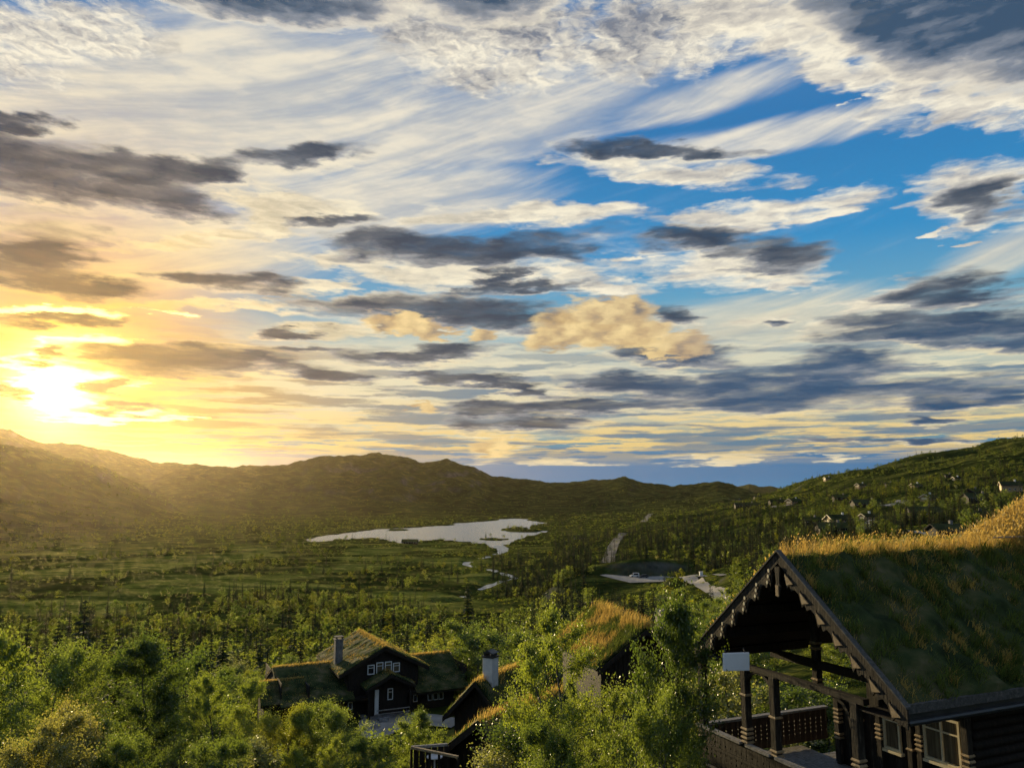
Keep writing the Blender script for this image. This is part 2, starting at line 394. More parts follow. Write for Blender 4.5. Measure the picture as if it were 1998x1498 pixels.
def mmix(m, f, a, b, blend='MIX'):
    n = m.node_tree.nodes.new('ShaderNodeMix'); n.data_type = 'RGBA'; n.blend_type = blend
    for i, v in ((0, f), (6, a), (7, b)):
        if isinstance(v, tuple): n.inputs[i].default_value = (*v, 1)
        elif isinstance(v, (int, float)): n.inputs[i].default_value = v
        else: m.node_tree.links.new(v, n.inputs[i])
    return n.outputs[2]
def mbump(m, b, h, strength=0.4, dist=0.05):
    n = m.node_tree.nodes.new('ShaderNodeBump'); m.node_tree.links.new(h, n.inputs['Height'])
    n.inputs['Strength'].default_value = strength; n.inputs['Distance'].default_value = dist
    m.node_tree.links.new(n.outputs[0], b.inputs['Normal'])
def lk(m, a, b): m.node_tree.links.new(a, b)
MAT = {}
def rough_mat(key, stops, scale, rough=0.9, spec=0.2, stretch=None, bump=0.0, dist=0.03, coord='Object', detail=5):
    m, b = new_mat(key, rough, spec)
    n = mnoise(m, scale, detail, 0.62, coord, stretch)
    lk(m, mramp(m, n, stops), b.inputs['Base Color'])
    if bump: mbump(m, b, n, bump, dist)
    MAT[key] = m
    return m
# dark tarred timber, paler weathered timber, paint, stone and so on
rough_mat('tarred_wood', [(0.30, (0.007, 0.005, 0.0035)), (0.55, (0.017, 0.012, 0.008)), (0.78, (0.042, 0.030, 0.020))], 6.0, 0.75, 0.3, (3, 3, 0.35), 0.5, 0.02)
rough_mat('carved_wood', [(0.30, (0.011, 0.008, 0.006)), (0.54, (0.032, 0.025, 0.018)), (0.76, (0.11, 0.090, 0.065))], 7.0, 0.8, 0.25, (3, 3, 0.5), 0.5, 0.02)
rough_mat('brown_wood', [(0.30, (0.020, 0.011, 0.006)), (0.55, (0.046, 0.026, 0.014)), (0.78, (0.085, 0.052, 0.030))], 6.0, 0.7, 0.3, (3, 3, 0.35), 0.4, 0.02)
rough_mat('grey_wood', [(0.30, (0.16, 0.15, 0.135)), (0.55, (0.28, 0.26, 0.235)), (0.78, (0.40, 0.38, 0.35))], 5.0, 0.8, 0.25, (2.5, 2.5, 2.5), 0.4, 0.02)
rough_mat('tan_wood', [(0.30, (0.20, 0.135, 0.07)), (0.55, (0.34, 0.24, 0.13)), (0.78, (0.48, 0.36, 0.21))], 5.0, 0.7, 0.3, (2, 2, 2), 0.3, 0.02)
rough_mat('dark_weathered', [(0.30, (0.045, 0.042, 0.038)), (0.55, (0.085, 0.080, 0.072)), (0.78, (0.17, 0.16, 0.14))], 5.0, 0.85, 0.2, (2.5, 2.5, 2.5), 0.4, 0.02)
rough_mat('pale_paint', [(0.30, (0.60, 0.50, 0.31)), (0.70, (0.76, 0.66, 0.44))], 4.0, 0.5, 0.4)  # yellow of the low sun is put into this paint's colour
rough_mat('white_paint', [(0.30, (0.66, 0.66, 0.64)), (0.70, (0.80, 0.80, 0.78))], 3.0, 0.55, 0.4)
rough_mat('lead_metal', [(0.30, (0.07, 0.08, 0.10)), (0.70, (0.14, 0.155, 0.18))], 3.0, 0.45, 0.5)
rough_mat('black_metal', [(0.3, (0.012, 0.012, 0.012)), (0.7, (0.03, 0.03, 0.03))], 4.0, 0.5, 0.5)
rough_mat('stone', [(0.30, (0.11, 0.105, 0.10)), (0.55, (0.20, 0.19, 0.18)), (0.75, (0.32, 0.30, 0.28))], 3.0, 0.9, 0.2, None, 0.7, 0.05)
rough_mat('plaster', [(0.30, (0.50, 0.50, 0.49)), (0.70, (0.68, 0.68, 0.66))], 2.5, 0.9, 0.2, None, 0.2, 0.02)
rough_mat('asphalt', [(0.30, (0.055, 0.053, 0.05)), (0.70, (0.095, 0.09, 0.085))], 0.6, 0.85, 0.25, coord='World')
rough_mat('gravel', [(0.30, (0.20, 0.18, 0.155)), (0.55, (0.31, 0.285, 0.25)), (0.75, (0.40, 0.37, 0.33))], 0.5, 0.95, 0.15, coord='World', detail=9)
rough_mat('earth_bank', [(0.30, (0.03, 0.025, 0.016)), (0.55, (0.06, 0.052, 0.03)), (0.75, (0.10, 0.085, 0.05))], 0.5, 0.95, 0.1, coord='World', detail=8)
m, b = new_mat('window_glass', 0.06, 0.6); b.inputs['Base Color'].default_value = (0.012, 0.014, 0.016, 1); MAT['glass'] = m
m, b = new_mat('curtained_glass', 0.12, 0.5); b.inputs['Base Color'].default_value = (0.16, 0.12, 0.07, 1)
lk(m, mramp(m, mnoise(m, 3.0, 3, 0.5, 'Object', (6, 6, 0.4)), [(0.3, (0.06, 0.045, 0.028)), (0.7, (0.20, 0.155, 0.09))]), b.inputs['Base Color']); MAT['curtain_glass'] = m
m, b = new_mat('ivory_panel', 0.35, 0.5)
lk(m, mramp(m, mnoise(m, 2.0, 3), [(0.3, (0.66, 0.67, 0.67)), (0.7, (0.74, 0.75, 0.75))]), b.inputs['Base Color']); MAT['panel'] = m
for key, c in (('car_white', (0.72, 0.72, 0.70)), ('car_dark', (0.03, 0.035, 0.045))):
    m, b = new_mat(key, 0.3, 0.5); lk(m, mramp(m, mnoise(m, 1.5, 3), [(0.3, tuple(x * 0.9 for x in c)), (0.7, c)]), b.inputs['Base Color'])
    b.inputs['Coat Weight'].default_value = 0.5; MAT[key] = m
m, b = new_mat('tyre_rubber', 0.85, 0.2); b.inputs['Base Color'].default_value = (0.02, 0.02, 0.02, 1); MAT['rubber'] = m

def leaf_mat(key, dark, light, trans, tw=0.45, rough=0.45, gloss=0.06, vscale=0.6, vary=True):
    """leaf or blade: reflects from the front, glows when lit from behind, shines a little"""
    m = bpy.data.materials.new(key); m.use_nodes = True; t = m.node_tree
    for n in list(t.nodes): t.nodes.remove(n)
    oi = t.nodes.new('ShaderNodeObjectInfo')
    n = mnoise(m, vscale, 2, 0.6, 'Object')
    geo = t.nodes.new('ShaderNodeNewGeometry')
    ad = t.nodes.new('ShaderNodeMath'); ad.operation = 'MULTIPLY_ADD'
    t.links.new(geo.outputs['Random Per Island'], ad.inputs[0]); ad.inputs[1].default_value = 0.42; t.links.new(n, ad.inputs[2])
    a2 = t.nodes.new('ShaderNodeMath'); a2.operation = 'MULTIPLY_ADD'
    t.links.new(oi.outputs['Random'], a2.inputs[0]); a2.inputs[1].default_value = 0.28; t.links.new(ad.outputs[0], a2.inputs[2])
    f = t.nodes.new('ShaderNodeMapRange'); t.links.new(a2.outputs[0], f.inputs[0]); f.inputs[1].default_value = 0.50; f.inputs[2].default_value = 1.15
    tint = mramp(m, oi.outputs['Random'], [(0.0, (0.50, 0.60, 0.58)), (0.45, (0.92, 0.95, 0.92)), (0.8, (1.10, 1.06, 0.85)), (1.0, (1.25, 1.04, 0.70))] if vary else [(0.0, (1, 1, 1)), (1.0, (1, 1, 1))])
    c1 = mmix(m, 1.0, mmix(m, f.outputs[0], dark, light), tint, 'MULTIPLY')
    c2 = mmix(m, 1.0, mmix(m, f.outputs[0], tuple(x * 0.62 for x in trans), trans), tint, 'MULTIPLY')
    d = t.nodes.new('ShaderNodeBsdfDiffuse'); t.links.new(c1, d.inputs[0])
    tr = t.nodes.new('ShaderNodeBsdfTranslucent'); t.links.new(c2, tr.inputs[0])
    g = t.nodes.new('ShaderNodeBsdfGlossy'); g.inputs['Roughness'].default_value = rough; g.inputs[0].default_value = (1, 1, 1, 1)
    m1 = t.nodes.new('ShaderNodeMixShader'); m1.inputs[0].default_value = tw; t.links.new(d.outputs[0], m1.inputs[1]); t.links.new(tr.outputs[0], m1.inputs[2])
    m2 = t.nodes.new('ShaderNodeMixShader'); m2.inputs[0].default_value = gloss; t.links.new(m1.outputs[0], m2.inputs[1]); t.links.new(g.outputs[0], m2.inputs[2])
    o = t.nodes.new('ShaderNodeOutputMaterial'); t.links.new(m2.outputs[0], o.inputs[0])
    MAT[key] = m
    return m
leaf_mat('birch_leaf', (0.038, 0.066, 0.012), (0.115, 0.156, 0.030), (0.46, 0.56, 0.060), 0.44, 0.36, 0.045)
leaf_mat('willow_leaf', (0.075, 0.090, 0.032), (0.155, 0.165, 0.060), (0.52, 0.54, 0.12), 0.44, 0.36, 0.06)
leaf_mat('spruce_needle', (0.016, 0.028, 0.009), (0.044, 0.062, 0.016), (0.14, 0.17, 0.026), 0.30, 0.5, 0.03)
leaf_mat('dry_grass', (0.19, 0.13, 0.030), (0.40, 0.29, 0.080), (0.80, 0.54, 0.13), 0.52, 0.5, 0.03, 0.8, False)
leaf_mat('green_grass', (0.030, 0.055, 0.014), (0.080, 0.105, 0.028), (0.26, 0.32, 0.05), 0.38, 0.5, 0.02, 0.7, False)
leaf_mat('far_scrub', (0.036, 0.056, 0.012), (0.100, 0.122, 0.024), (0.40, 0.47, 0.050), 0.38, 0.6, 0.02, 0.3)
rough_mat('sod', [(0.34, (0.014, 0.022, 0.008)), (0.46, (0.034, 0.050, 0.016)), (0.56, (0.070, 0.072, 0.028)), (0.68, (0.13, 0.11, 0.06))], 0.9, 0.95, 0.1, None, 0.8, 0.10, detail=8)
rough_mat('birch_bark', [(0.30, (0.03, 0.026, 0.022)), (0.52, (0.09, 0.08, 0.068)), (0.70, (0.26, 0.24, 0.21))], 4.0, 0.9, 0.2, (2, 2, 0.8), 0.4, 0.02)
rough_mat('spruce_bark', [(0.30, (0.025, 0.018, 0.012)), (0.70, (0.075, 0.055, 0.038))], 5.0, 0.95, 0.1, None, 0.4, 0.02)

# ------------------------------------------------------------------ helpers: meshes and objects
COL = scene.collection
def fast_mesh(name, v, f, mats, smooth=False, mi=None):
    """numpy vertices and faces (all of one size) to a mesh"""
    v = np.ascontiguousarray(v, dtype=np.float32); f = np.ascontiguousarray(f, dtype=np.int32)
    me = bpy.data.meshes.new(name)
    me.vertices.add(len(v)); me.vertices.foreach_set('co', v.ravel())
    n, k = f.shape
    me.loops.add(n * k); me.loops.foreach_set('vertex_index', f.ravel())
    me.polygons.add(n); me.polygons.foreach_set('loop_start', np.arange(0, n * k, k, dtype=np.int32))
    me.polygons.foreach_set('loop_total', np.full(n, k, dtype=np.int32))
    for m_ in (mats if isinstance(mats, (list, tuple)) else [mats]): me.materials.append(m_)
    if mi is not None: me.polygons.foreach_set('material_index', np.ascontiguousarray(mi, dtype=np.int32))
    me.polygons.foreach_set('use_smooth', np.full(n, smooth, dtype=bool))
    me.update(calc_edges=True); me.validate()
    return me
def link(name, me, parent=None, loc=None):
    o = bpy.data.objects.new(name, me); COL.objects.link(o)
    if loc is not None: o.location = loc
    if parent is not None: o.parent = parent
    return o
def tag(o, label=None, cat=None, group=None, kind=None):
    if label: o['label'] = label
    if cat: o['category'] = cat
    if group: o['group'] = group
    if kind: o['kind'] = kind
    return o
def empty(name, loc):
    o = bpy.data.objects.new(name, None); COL.objects.link(o); o.location = loc
    o.empty_display_size = 0.3
    return o
class Frame:
    """a building's own axes: a along e1, b along e2, z up; all in metres from the origin"""
    def __init__(self, org, e1, e2=None):
        self.o = np.array(org, float)
        e1 = np.array([e1[0], e1[1], 0.0]); self.e1 = e1 / np.linalg.norm(e1)
        self.e2 = np.array([-self.e1[1], self.e1[0], 0.0]) if e2 is None else np.array([e2[0], e2[1], 0.0]) / np.hypot(*e2)
    def P(self, a, b, z): return self.o + a * self.e1 + b * self.e2 + np.array([0, 0, z])
    def arr(self, A): A = np.asarray(A, float); return self.o + A[:, :1] * self.e1 + A[:, 1:2] * self.e2 + A[:, 2:3] * np.array([[0, 0, 1.0]])
class MB:
    """collects solids in a frame's coordinates; build() links them as one mesh"""
    def __init__(self, fr): self.fr = fr; self.v = []; self.f = []
    def add(self, v, f):
        n = len(self.v); self.v += [tuple(p) for p in v]; self.f += [tuple(i + n for i in q) for q in f]
        return self
    def box(self, a0, a1, b0, b1, z0, z1):
        v = [(a, b, z) for z in (z0, z1) for b in (b0, b1) for a in (a0, a1)]
        return self.add(v, [(0, 2, 3, 1), (4, 5, 7, 6), (0, 1, 5, 4), (2, 6, 7, 3), (0, 4, 6, 2), (1, 3, 7, 5)])
    def bar(self, p, q, w, h, up=(0, 0, 1)):
        p, q = np.array(p, float), np.array(q, float); d = q - p; d /= np.linalg.norm(d)
        s = np.cross(d, up); s /= max(np.linalg.norm(s), 1e-6); t = np.cross(s, d)
        v = [e + s * i * w / 2 + t * j * h / 2 for e in (p, q) for i, j in ((-1, -1), (1, -1), (1, 1), (-1, 1))]
        return self.add(v, [(0, 1, 2, 3), (7, 6, 5, 4), (0, 4, 5, 1), (1, 5, 6, 2), (2, 6, 7, 3), (3, 7, 4, 0)])
    def prism(self, outline, off):
        """flat outline (list of points) pushed by the vector off"""
        n = len(outline); o2 = [tuple(np.add(p, off)) for p in outline]
        return self.add(list(outline) + o2, [tuple(range(n)), tuple(range(2 * n - 1, n - 1, -1))] + [(i, (i + 1) % n, n + (i + 1) % n, n + i) for i in range(n)])
    def tube(self, pts, rad, k=8):
        v = []; f = []
        for i, p in enumerate(pts):
            p = np.array(p, float); q = np.array(pts[min(i + 1, len(pts) - 1)], float) - np.array(pts[max(i - 1, 0)], float)
            q /= np.linalg.norm(q); s = np.cross(q, (0.3, 0.9, 0.1)); s /= np.linalg.norm(s); t = np.cross(q, s)
            r = rad[i] if hasattr(rad, '__len__') else rad
            v += [p + r * (cos(2 * pi * j / k) * s + sin(2 * pi * j / k) * t) for j in range(k)]
        for i in range(len(pts) - 1):
            f += [(i * k + j, i * k + (j + 1) % k, (i + 1) * k + (j + 1) % k, (i + 1) * k + j) for j in range(k)]
        f += [tuple(range(k))[::-1], tuple(range((len(pts) - 1) * k, len(pts) * k))]
        return self.add(v, f)
    def build(self, name, mat, parent=None, smooth=False, bevel=0.0):
        P = self.fr.arr(self.v)
        if parent is not None:
            P = P - np.array(root_loc(parent))
            base = None
        else:
            base = P.mean(axis=0); base[2] = P[:, 2].min(); P = P - base
        me = bpy.data.meshes.new(name); me.from_pydata([tuple(p) for p in P], [], self.f); me.update()
        bm = bmesh.new(); bm.from_mesh(me); bmesh.ops.recalc_face_normals(bm, faces=bm.faces); bm.to_mesh(me); bm.free()
        me.materials.append(MAT[mat] if isinstance(mat, str) else mat)
        if smooth: me.polygons.foreach_set('use_smooth', [True] * len(me.polygons))
        o = link(name, me, parent, base)
        if bevel:
            bv = o.modifiers.new('bevel', 'BEVEL'); bv.width = bevel; bv.segments = 1
        return o
def root_loc(o):
    x = np.array(o.location)
    while o.parent is not None:
        o = o.parent; x = x + np.array(o.location)
    return x
def pmesh(name, v, f, mat, parent, smooth=False):
    """world-space numpy mesh as a part of a thing"""
    v = np.asarray(v) - np.array(root_loc(parent))
    return link(name, fast_mesh(name, v, f, MAT[mat] if isinstance(mat, str) else mat, smooth), parent)

# ------------------------------------------------------------------ the land
rng = np.random.default_rng(11)
_perm = rng.permutation(256); _perm = np.concatenate([_perm, _perm, _perm])
_grad = rng.uniform(-1, 1, (256, 2)); _grad /= np.linalg.norm(_grad, axis=1)[:, None]
def perlin(x, y):
    xi = np.floor(x).astype(int); yi = np.floor(y).astype(int); xf = x - xi; yf = y - yi
    u = xf * xf * xf * (xf * (xf * 6 - 15) + 10); v = yf * yf * yf * (yf * (yf * 6 - 15) + 10)
    def g(i, j):
        h = _grad[_perm[(_perm[(xi + i) & 255] + ((yi + j) & 255))] & 255]
        return h[..., 0] * (xf - i) + h[..., 1] * (yf - j)
    a = g(0, 0) * (1 - u) + g(1, 0) * u; b_ = g(0, 1) * (1 - u) + g(1, 1) * u
    return (a * (1 - v) + b_ * v) * 1.5
def fbm(x, y, oct=5, gain=0.5):
    s = np.zeros_like(x); a = 1.0
    for k in range(oct):
        s += a * perlin(x * 2 ** k + 13.7 * k, y * 2 ** k - 7.1 * k); a *= gain
    return s
TX = [-900, 0, 300, 600, 850, 1000, 1130, 1280, 1420, 1560, 1750, 1998, 2900]
TAZ = np.array([ae(x, 965)[0] for x in TX])
TR = np.array([3, 10, 20, 35, 50, 72, 100, 150, 220, 320, 450, 650, 900, 1300, 1500, 2000, 3000, 6000, 15000.0])
TZ = np.array([
    [-5] * 13, [-7.5] * 13,
    [-10, -10, -10, -10, -10, -10, -10, -10, -9.8, -9.7, -9.6, -9.5, -9.5],
    [-13.5, -13.5, -13.5, -13.5, -13.5, -13, -12.8, -12.4, -12, -11.5, -11, -10.5, -10.5],
    [-17, -17, -17, -17, -16, -15.7, -15, -14.5, -13.5, -12.7, -11.8, -11, -11],
    [-21, -21, -21, -20.2, -20, -19.5, -19, -18, -16, -14, -12.2, -11, -11],
    [-26, -26, -26, -25.5, -25, -25, -23, -21.5, -18.5, -15.5, -12.5, -11, -11],
    [-34, -34, -34, -34, -34, -34, -30, -27, -22, -18, -14, -12, -11],
    [-42, -42, -42, -43, -44, -44, -38, -33, -26, -21, -16, -12, -10],
    [-49, -49, -50, -51, -53, -52, -45, -38, -29, -23, -17, -11, -8],
    [-53, -53, -54, -55, -57, -57, -49, -38, -30, -22, -14, -7, -2],
    [-55, -55, -55.5, -56.5, -57, -57, -52, -36, -27, -16, -5, 2, 9],
    [-56.5, -56.5, -56.5, -57.2, -57.2, -57.2, -53, -34, -23, -7, 8, 21, 32],
    [-55, -55, -56, -57, -57, -57, -54, -38, -13, 17, 44, 75, 90],
    [-54, -54, -55, -57, -57, -57, -55, -42, -18, 14, 60, 110, 130],
    [-52, -52, -53, -56, -57, -56, -54, -48, -32, -5, 40, 95, 120],
    [-48, -48, -48, -50, -52, -52, -52, -50, -45, -40, 0, 40, 60],
    [-40] * 13, [-40] * 13], float)
# smooth the table on a fine (log distance, azimuth) grid
GL = np.linspace(math.log(3), math.log(15000), 260); GA = np.linspace(-62, 62, 249)
def _tab():
    L = np.log(TR)
    tmp = np.array([np.interp(GL, L, TZ[:, j]) for j in range(TZ.shape[1])])          # col x GL
    out = np.array([np.interp(GA, TAZ, tmp[:, i]) for i in range(len(GL))])           # GL x GA
    def blur(a, s, ax):
        k = np.exp(-0.5 * (np.arange(-3 * s, 3 * s + 1) / s) ** 2); k /= k.sum()
        p = [(0, 0), (0, 0)]; p[ax] = (3 * s, 3 * s)
        a = np.pad(a, p, mode='edge')
        return np.apply_along_axis(lambda q: np.convolve(q, k, 'valid'), ax, a)
    return blur(blur(out, 5, 0), 5, 1)
GRID = _tab()
def table_z(r, az):
    i = np.clip((np.log(np.maximum(r, 3.0)) - GL[0]) / (GL[1] - GL[0]), 0, len(GL) - 1.001); j = np.clip((az - GA[0]) / (GA[1] - GA[0]), 0, len(GA) - 1.001)
    i0 = i.astype(int); j0 = j.astype(int); u = i - i0; v = j - j0
    return (GRID[i0, j0] * (1 - u) + GRID[i0 + 1, j0] * u) * (1 - v) + (GRID[i0, j0 + 1] * (1 - u) + GRID[i0 + 1, j0 + 1] * u) * v
# ridgelines: skyline points of the photograph, at the distance the ridge stands
def skyline(pts, D):
    q = [ae(x, y) for x, y in pts]
    return np.array([a for a, e in q]), np.array([D * tan(radians(e)) for a, e in q])
RIDGES = [   # skyline, distance, foot distance, roughness
    (skyline([(-1500, 905), (-500, 880), (-200, 850), (0, 838), (22, 838), (50, 854), (85, 869), (150, 867), (230, 886), (300, 904), (380, 906), (420, 913), (520, 940), (650, 975), (900, 985)], 5200), 5200, 2800, 0.08),
    (skyline([(-1500, 860), (-300, 850), (0, 863), (60, 874), (130, 894), (180, 906), (260, 941), (300, 961), (350, 985), (430, 1004), (560, 1010), (700, 1012)], 2600), 2600, 1250, 0.09),
    (skyline([(-200, 985), (200, 960), (330, 925), (390, 913), (470, 913), (560, 908), (620, 895), (680, 888), (700, 893), (740, 887), (785, 893), (820, 905), (870, 901), (920, 911), (960, 931), (1080, 943),
              (1130, 941), (1190, 936), (1220, 933), (1250, 943), (1310, 949), (1400, 942), (1430, 947), (1470, 962), (1600, 975), (2300, 960), (3500, 930)], 4200), 4200, 1950, 0.13),
    (skyline([(300, 1010), (480, 985), (560, 975), (700, 985), (830, 978), (900, 990), (1000, 996), (1150, 985), (1300, 978), (1450, 985), (1600, 1000)], 2700), 2700, 1950, 0.16),
    (skyline([(1300, 980), (1400, 958), (1440, 949), (1462, 945), (1485, 950), (1530, 952), (1620, 960)], 9000), 9000, 7000, 0.08)]
def water_xy(px, py, z=0.0):
    d = ray(px, py); k = (z - CAM_Z) / d[2]
    return d[0] * k, d[1] * k
LAKE = np.array([water_xy(*p) for p in [(592, 1053), (640, 1044), (690, 1038), (735, 1032), (790, 1030), (850, 1026), (890, 1024), (880, 1021), (930, 1018), (970, 1015), (976, 1012), (1005, 1011.5), (1036, 1012), (1030, 1015), (1064, 1019),
                 (1072, 1022), (1040, 1026), (1030, 1031), (1075, 1036), (1068, 1041), (1045, 1046), (1015, 1052), (1000, 1060), (975, 1067), (955, 1069), (945, 1062), (905, 1058), (860, 1053), (820, 1056), (782, 1062), (755, 1054), (720, 1049), (680, 1052), (640, 1055), (610, 1057)]])
ISLES = [np.array([water_xy(*p) for p in q]) for q in (
    [(975, 1034), (990, 1031), (1010, 1029), (1030, 1031), (1052, 1034), (1060, 1036), (1040, 1038), (1000, 1038)],
    [(938, 1052), (955, 1049), (975, 1050), (992, 1052), (978, 1055), (950, 1055)], [(750, 1034.5), (775, 1032.5), (798, 1033), (790, 1035), (765, 1036)])]
def poly_sd(P, poly):
    """signed distance to a polygon, inside negative"""
    x, y = P[:, 0], P[:, 1]; d = np.full(len(P), 1e9); ins = np.zeros(len(P), bool)
    for k in range(len(poly)):
        x0, y0 = poly[k]; x1, y1 = poly[(k + 1) % len(poly)]
        ex, ey = x1 - x0, y1 - y0; t = np.clip(((x - x0) * ex + (y - y0) * ey) / (ex * ex + ey * ey), 0, 1)
        d = np.minimum(d, np.hypot(x - x0 - t * ex, y - y0 - t * ey))
        c = ((y0 > y) != (y1 > y)) & (x < (x1 - x0) * (y - y0) / np.where(y1 == y0, 1e-9, (y1 - y0)) + x0)
        ins ^= c
    return np.where(ins, -d, d)
def line_d(P, line):
    x, y = P[:, 0], P[:, 1]; d = np.full(len(P), 1e9); tt = np.zeros(len(P))
    for k in range(len(line) - 1):
        x0, y0 = line[k][:2]; x1, y1 = line[k + 1][:2]
        ex, ey = x1 - x0, y1 - y0; t = np.clip(((x - x0) * ex + (y - y0) * ey) / (ex * ex + ey * ey), 0, 1)
        q = np.hypot(x - x0 - t * ex, y - y0 - t * ey); w = q < d
        d[w] = q[w]; tt[w] = k + t[w]
    return d, tt
RIVER_PX = [(975, 1064, 26), (985, 1074, 24), (962, 1084, 18), (925, 1092, 16), (905, 1100, 15), (930, 1106, 14), (965, 1113, 12), (985, 1120, 12), (1005, 1127, 14), (975, 1134, 12), (955, 1143, 10), (935, 1150, 9), (912, 1160, 8), (893, 1170, 8), (880, 1182, 7)]
RIVER = [(*water_xy(x, y), w * 0.5) for x, y, w in RIVER_PX]
FLAT_SPOTS = []          # (x, y, radius, z): levelled ground for houses and car parks
def height(x, y, spots=True):
    x = np.asarray(x, float); y = np.asarray(y, float); shp = x.shape; x = x.ravel(); y = y.ravel()
    r = np.hypot(x, y); az = np.degrees(np.arctan2(x, y))
    z = CAM_Z + table_z(r, az)
    amp = np.interp(r, [5, 40, 150, 400, 900, 2000], [0.05, 0.25, 0.9, 1.2, 1.6, 3.0])
    right = np.clip((az - 4) / 14, 0, 1) * np.clip((r - 350) / 500, 0, 1)
    z = z + amp * fbm(x / 38, y / 38, 4) + right * (7 * fbm(x / 130 + 3, y / 130, 4) + 10 * np.clip((r - 700) / 500, 0, 1) * fbm(x / 260, y / 260 + 5, 4))
    for (A, Zp), D, r0, ro in RIDGES:
        zp = np.interp(az, A, Zp) + CAM_Z
        t = np.clip((r - r0) / (D - r0), 0, 1)
        prof = t * t * (3 - 2 * t) * 0.55 + t ** 1.5 * 0.45
        tail = np.clip((r - D) / (D * 0.5), 0, 1)
        h = zp * (1 - 0.6 * tail * tail)
        rel = 1 - np.abs(fbm(x / (D * 0.11), y / (D * 0.11) + D, 5, 0.55)) * 1.5
        body = h * prof + ro * np.abs(zp) * (rel - 0.45) * np.sqrt(t) * (1 - 0.75 * t ** 6) * 1.6
        body = body + np.sqrt(t) * (D / 4200) * 10 * fbm(x / (D * 0.034) + 2, y / (D * 0.034), 5, 0.6)
        body = np.where(r > r0, body, -50)
        z = np.where(r > r0, np.logaddexp(z / 4, body / 4) * 4 if False else np.maximum(z, body), z)
    m = (r > 350) & (r < 2300) & (np.abs(az) < 40)
    if m.any():
        P = np.stack([x[m], y[m]], 1); zz = z[m]
        sd_ = poly_sd(P, LAKE)
        for isl in ISLES: sd_ = np.maximum(sd_, -poly_sd(P, isl))
        sd_ = sd_ + 5 * fbm(P[:, 0] / 40, P[:, 1] / 40, 3)
        shore = np.clip(sd_ / 14, -1.2, 1.0)
        low = az[m] < 7
        zz = np.where((sd_ > 0) & low & (r[m] > 380), np.maximum(zz, 0.25 + np.minimum(sd_, 30) * 0.02), zz)
        zz = np.where(sd_ < 14, np.minimum(np.maximum(zz, shore * 1.3), np.where(sd_ > 0, 1e9, shore * 1.8)), zz)
        dl, tt = line_d(P, RIVER)
        wd = np.interp(tt, np.arange(len(RIVER)), [q[2] for q in RIVER]) * 0.5 * (0.8 + 0.35 * fbm(P[:, 0] / 25, P[:, 1] / 25, 2))
        zz = np.where(dl < wd + 9, np.minimum(zz, np.clip((dl - wd) / 9, -1, 1) * 1.3 - 0.1 + 2.6 * np.clip(fbm(P[:, 0] / 22 + 5, P[:, 1] / 22, 2) + 0.02, 0, 1) * (tt > 1.2)), zz)
        z[m] = zz
    if spots:
        for (sx_, sy_, rad, sz, soft) in FLAT_SPOTS:
            d = np.hypot(x - sx_, y - sy_)
            w = np.clip((rad + soft - d) / soft, 0, 1); w = w * w * (3 - 2 * w)
            z = z * (1 - w) + sz * w
    return z.reshape(shp)
def meadow(x, y):
    """1 on the open bog meadows of the valley floor"""
    r = np.hypot(x, y); az = np.degrees(np.arctan2(x, y))
    m = np.clip((fbm(x / 120 + 3, y / 85, 4) + 0.02) / 0.16, 0, 1) * np.clip((r - 350) / 80, 0, 1) * np.clip((1150 - r) / 300, 0, 1) * np.clip((1.0 - az) / 4, 0, 1)
    return m
_HR = np.exp(np.linspace(math.log(4), math.log(9000), 1400))
def hit(px, py, rmin=4.0):
    """where the line of sight through a photograph point meets the land"""
    d = ray(px, py); hh = math.hypot(d[0], d[1])
    R = _HR[_HR >= rmin]
    x = d[0] / hh * R; y = d[1] / hh * R; zr = CAM_Z + d[2] / hh * R
    g = height(x, y)
    k = np.argmax(zr < g)
    if not (zr < g).any(): k = len(R) - 1
    return float(x[k]), float(y[k]), float(g[k]), float(R[k])
def z1(x, y): return float(height(np.array([x]), np.array([y]))[0])

# ------------------------------------------------------------------ levelled sites, roads
HOUSE2 = ray(750, 1262) * 72.0; HOUSE2[2] += CAM_Z                       # apex of the big house's gable
FLAT_SPOTS.append((HOUSE2[0] - 0.5, HOUSE2[1] - 2.0, 10.0, HOUSE2[2] - 5.95, 8.0))
PARK = hit(1255, 1128); PARK = (PARK[0], PARK[1], PARK[2])
FLAT_SPOTS.append((PARK[0] - 5, PARK[1], 26.0, PARK[2], 26.0))
def road_path(pts, w, z_from=None):
    out = []
    for p in pts:
        x, y, z, r = hit(p[0], p[1]); out.append((x, y, z, w))
    return out
ROADS = [('road', 'gravel', road_path([(1318, 1129), (1345, 1132), (1372, 1142), (1405, 1162), (1430, 1180)], 5.5)),
         ('road', 'asphalt', road_path([(1186, 1098), (1190, 1084), (1195, 1068), (1205, 1052), (1216, 1040)], 9.0)),
         ('road', 'asphalt', road_path([(1256, 1018), (1262, 1010), (1270, 1002)], 10.0)),
         ('road', 'gravel', road_path([(1335, 1127), (1370, 1124.5), (1410, 1123), (1452, 1121)], 5.0)),
         ('road', 'gravel', road_path([(1680, 1036), (1688, 1028), (1704, 1020), (1722, 1016), (1745, 1015)], 8.0)),
         ('road', 'gravel', road_path([(1725, 990), (1742, 985), (1762, 980), (1775, 977)], 9.0)),
         ('road', 'gravel', road_path([(1488, 990), (1508, 990), (1530, 989), (1548, 985)], 7.0)),
         ('road', 'gravel', road_path([(1768, 1036), (1790, 1039), (1812, 1042), (1832, 1048)], 5.0))]
for nm, mt, path in ROADS:
    for (x, y, z, w) in path: FLAT_SPOTS.append((x, y, w * 0.8, z, w * 1.4))
x_, y_, z_, r_ = hit(735, 1420); YARD = (x_, y_, z_)

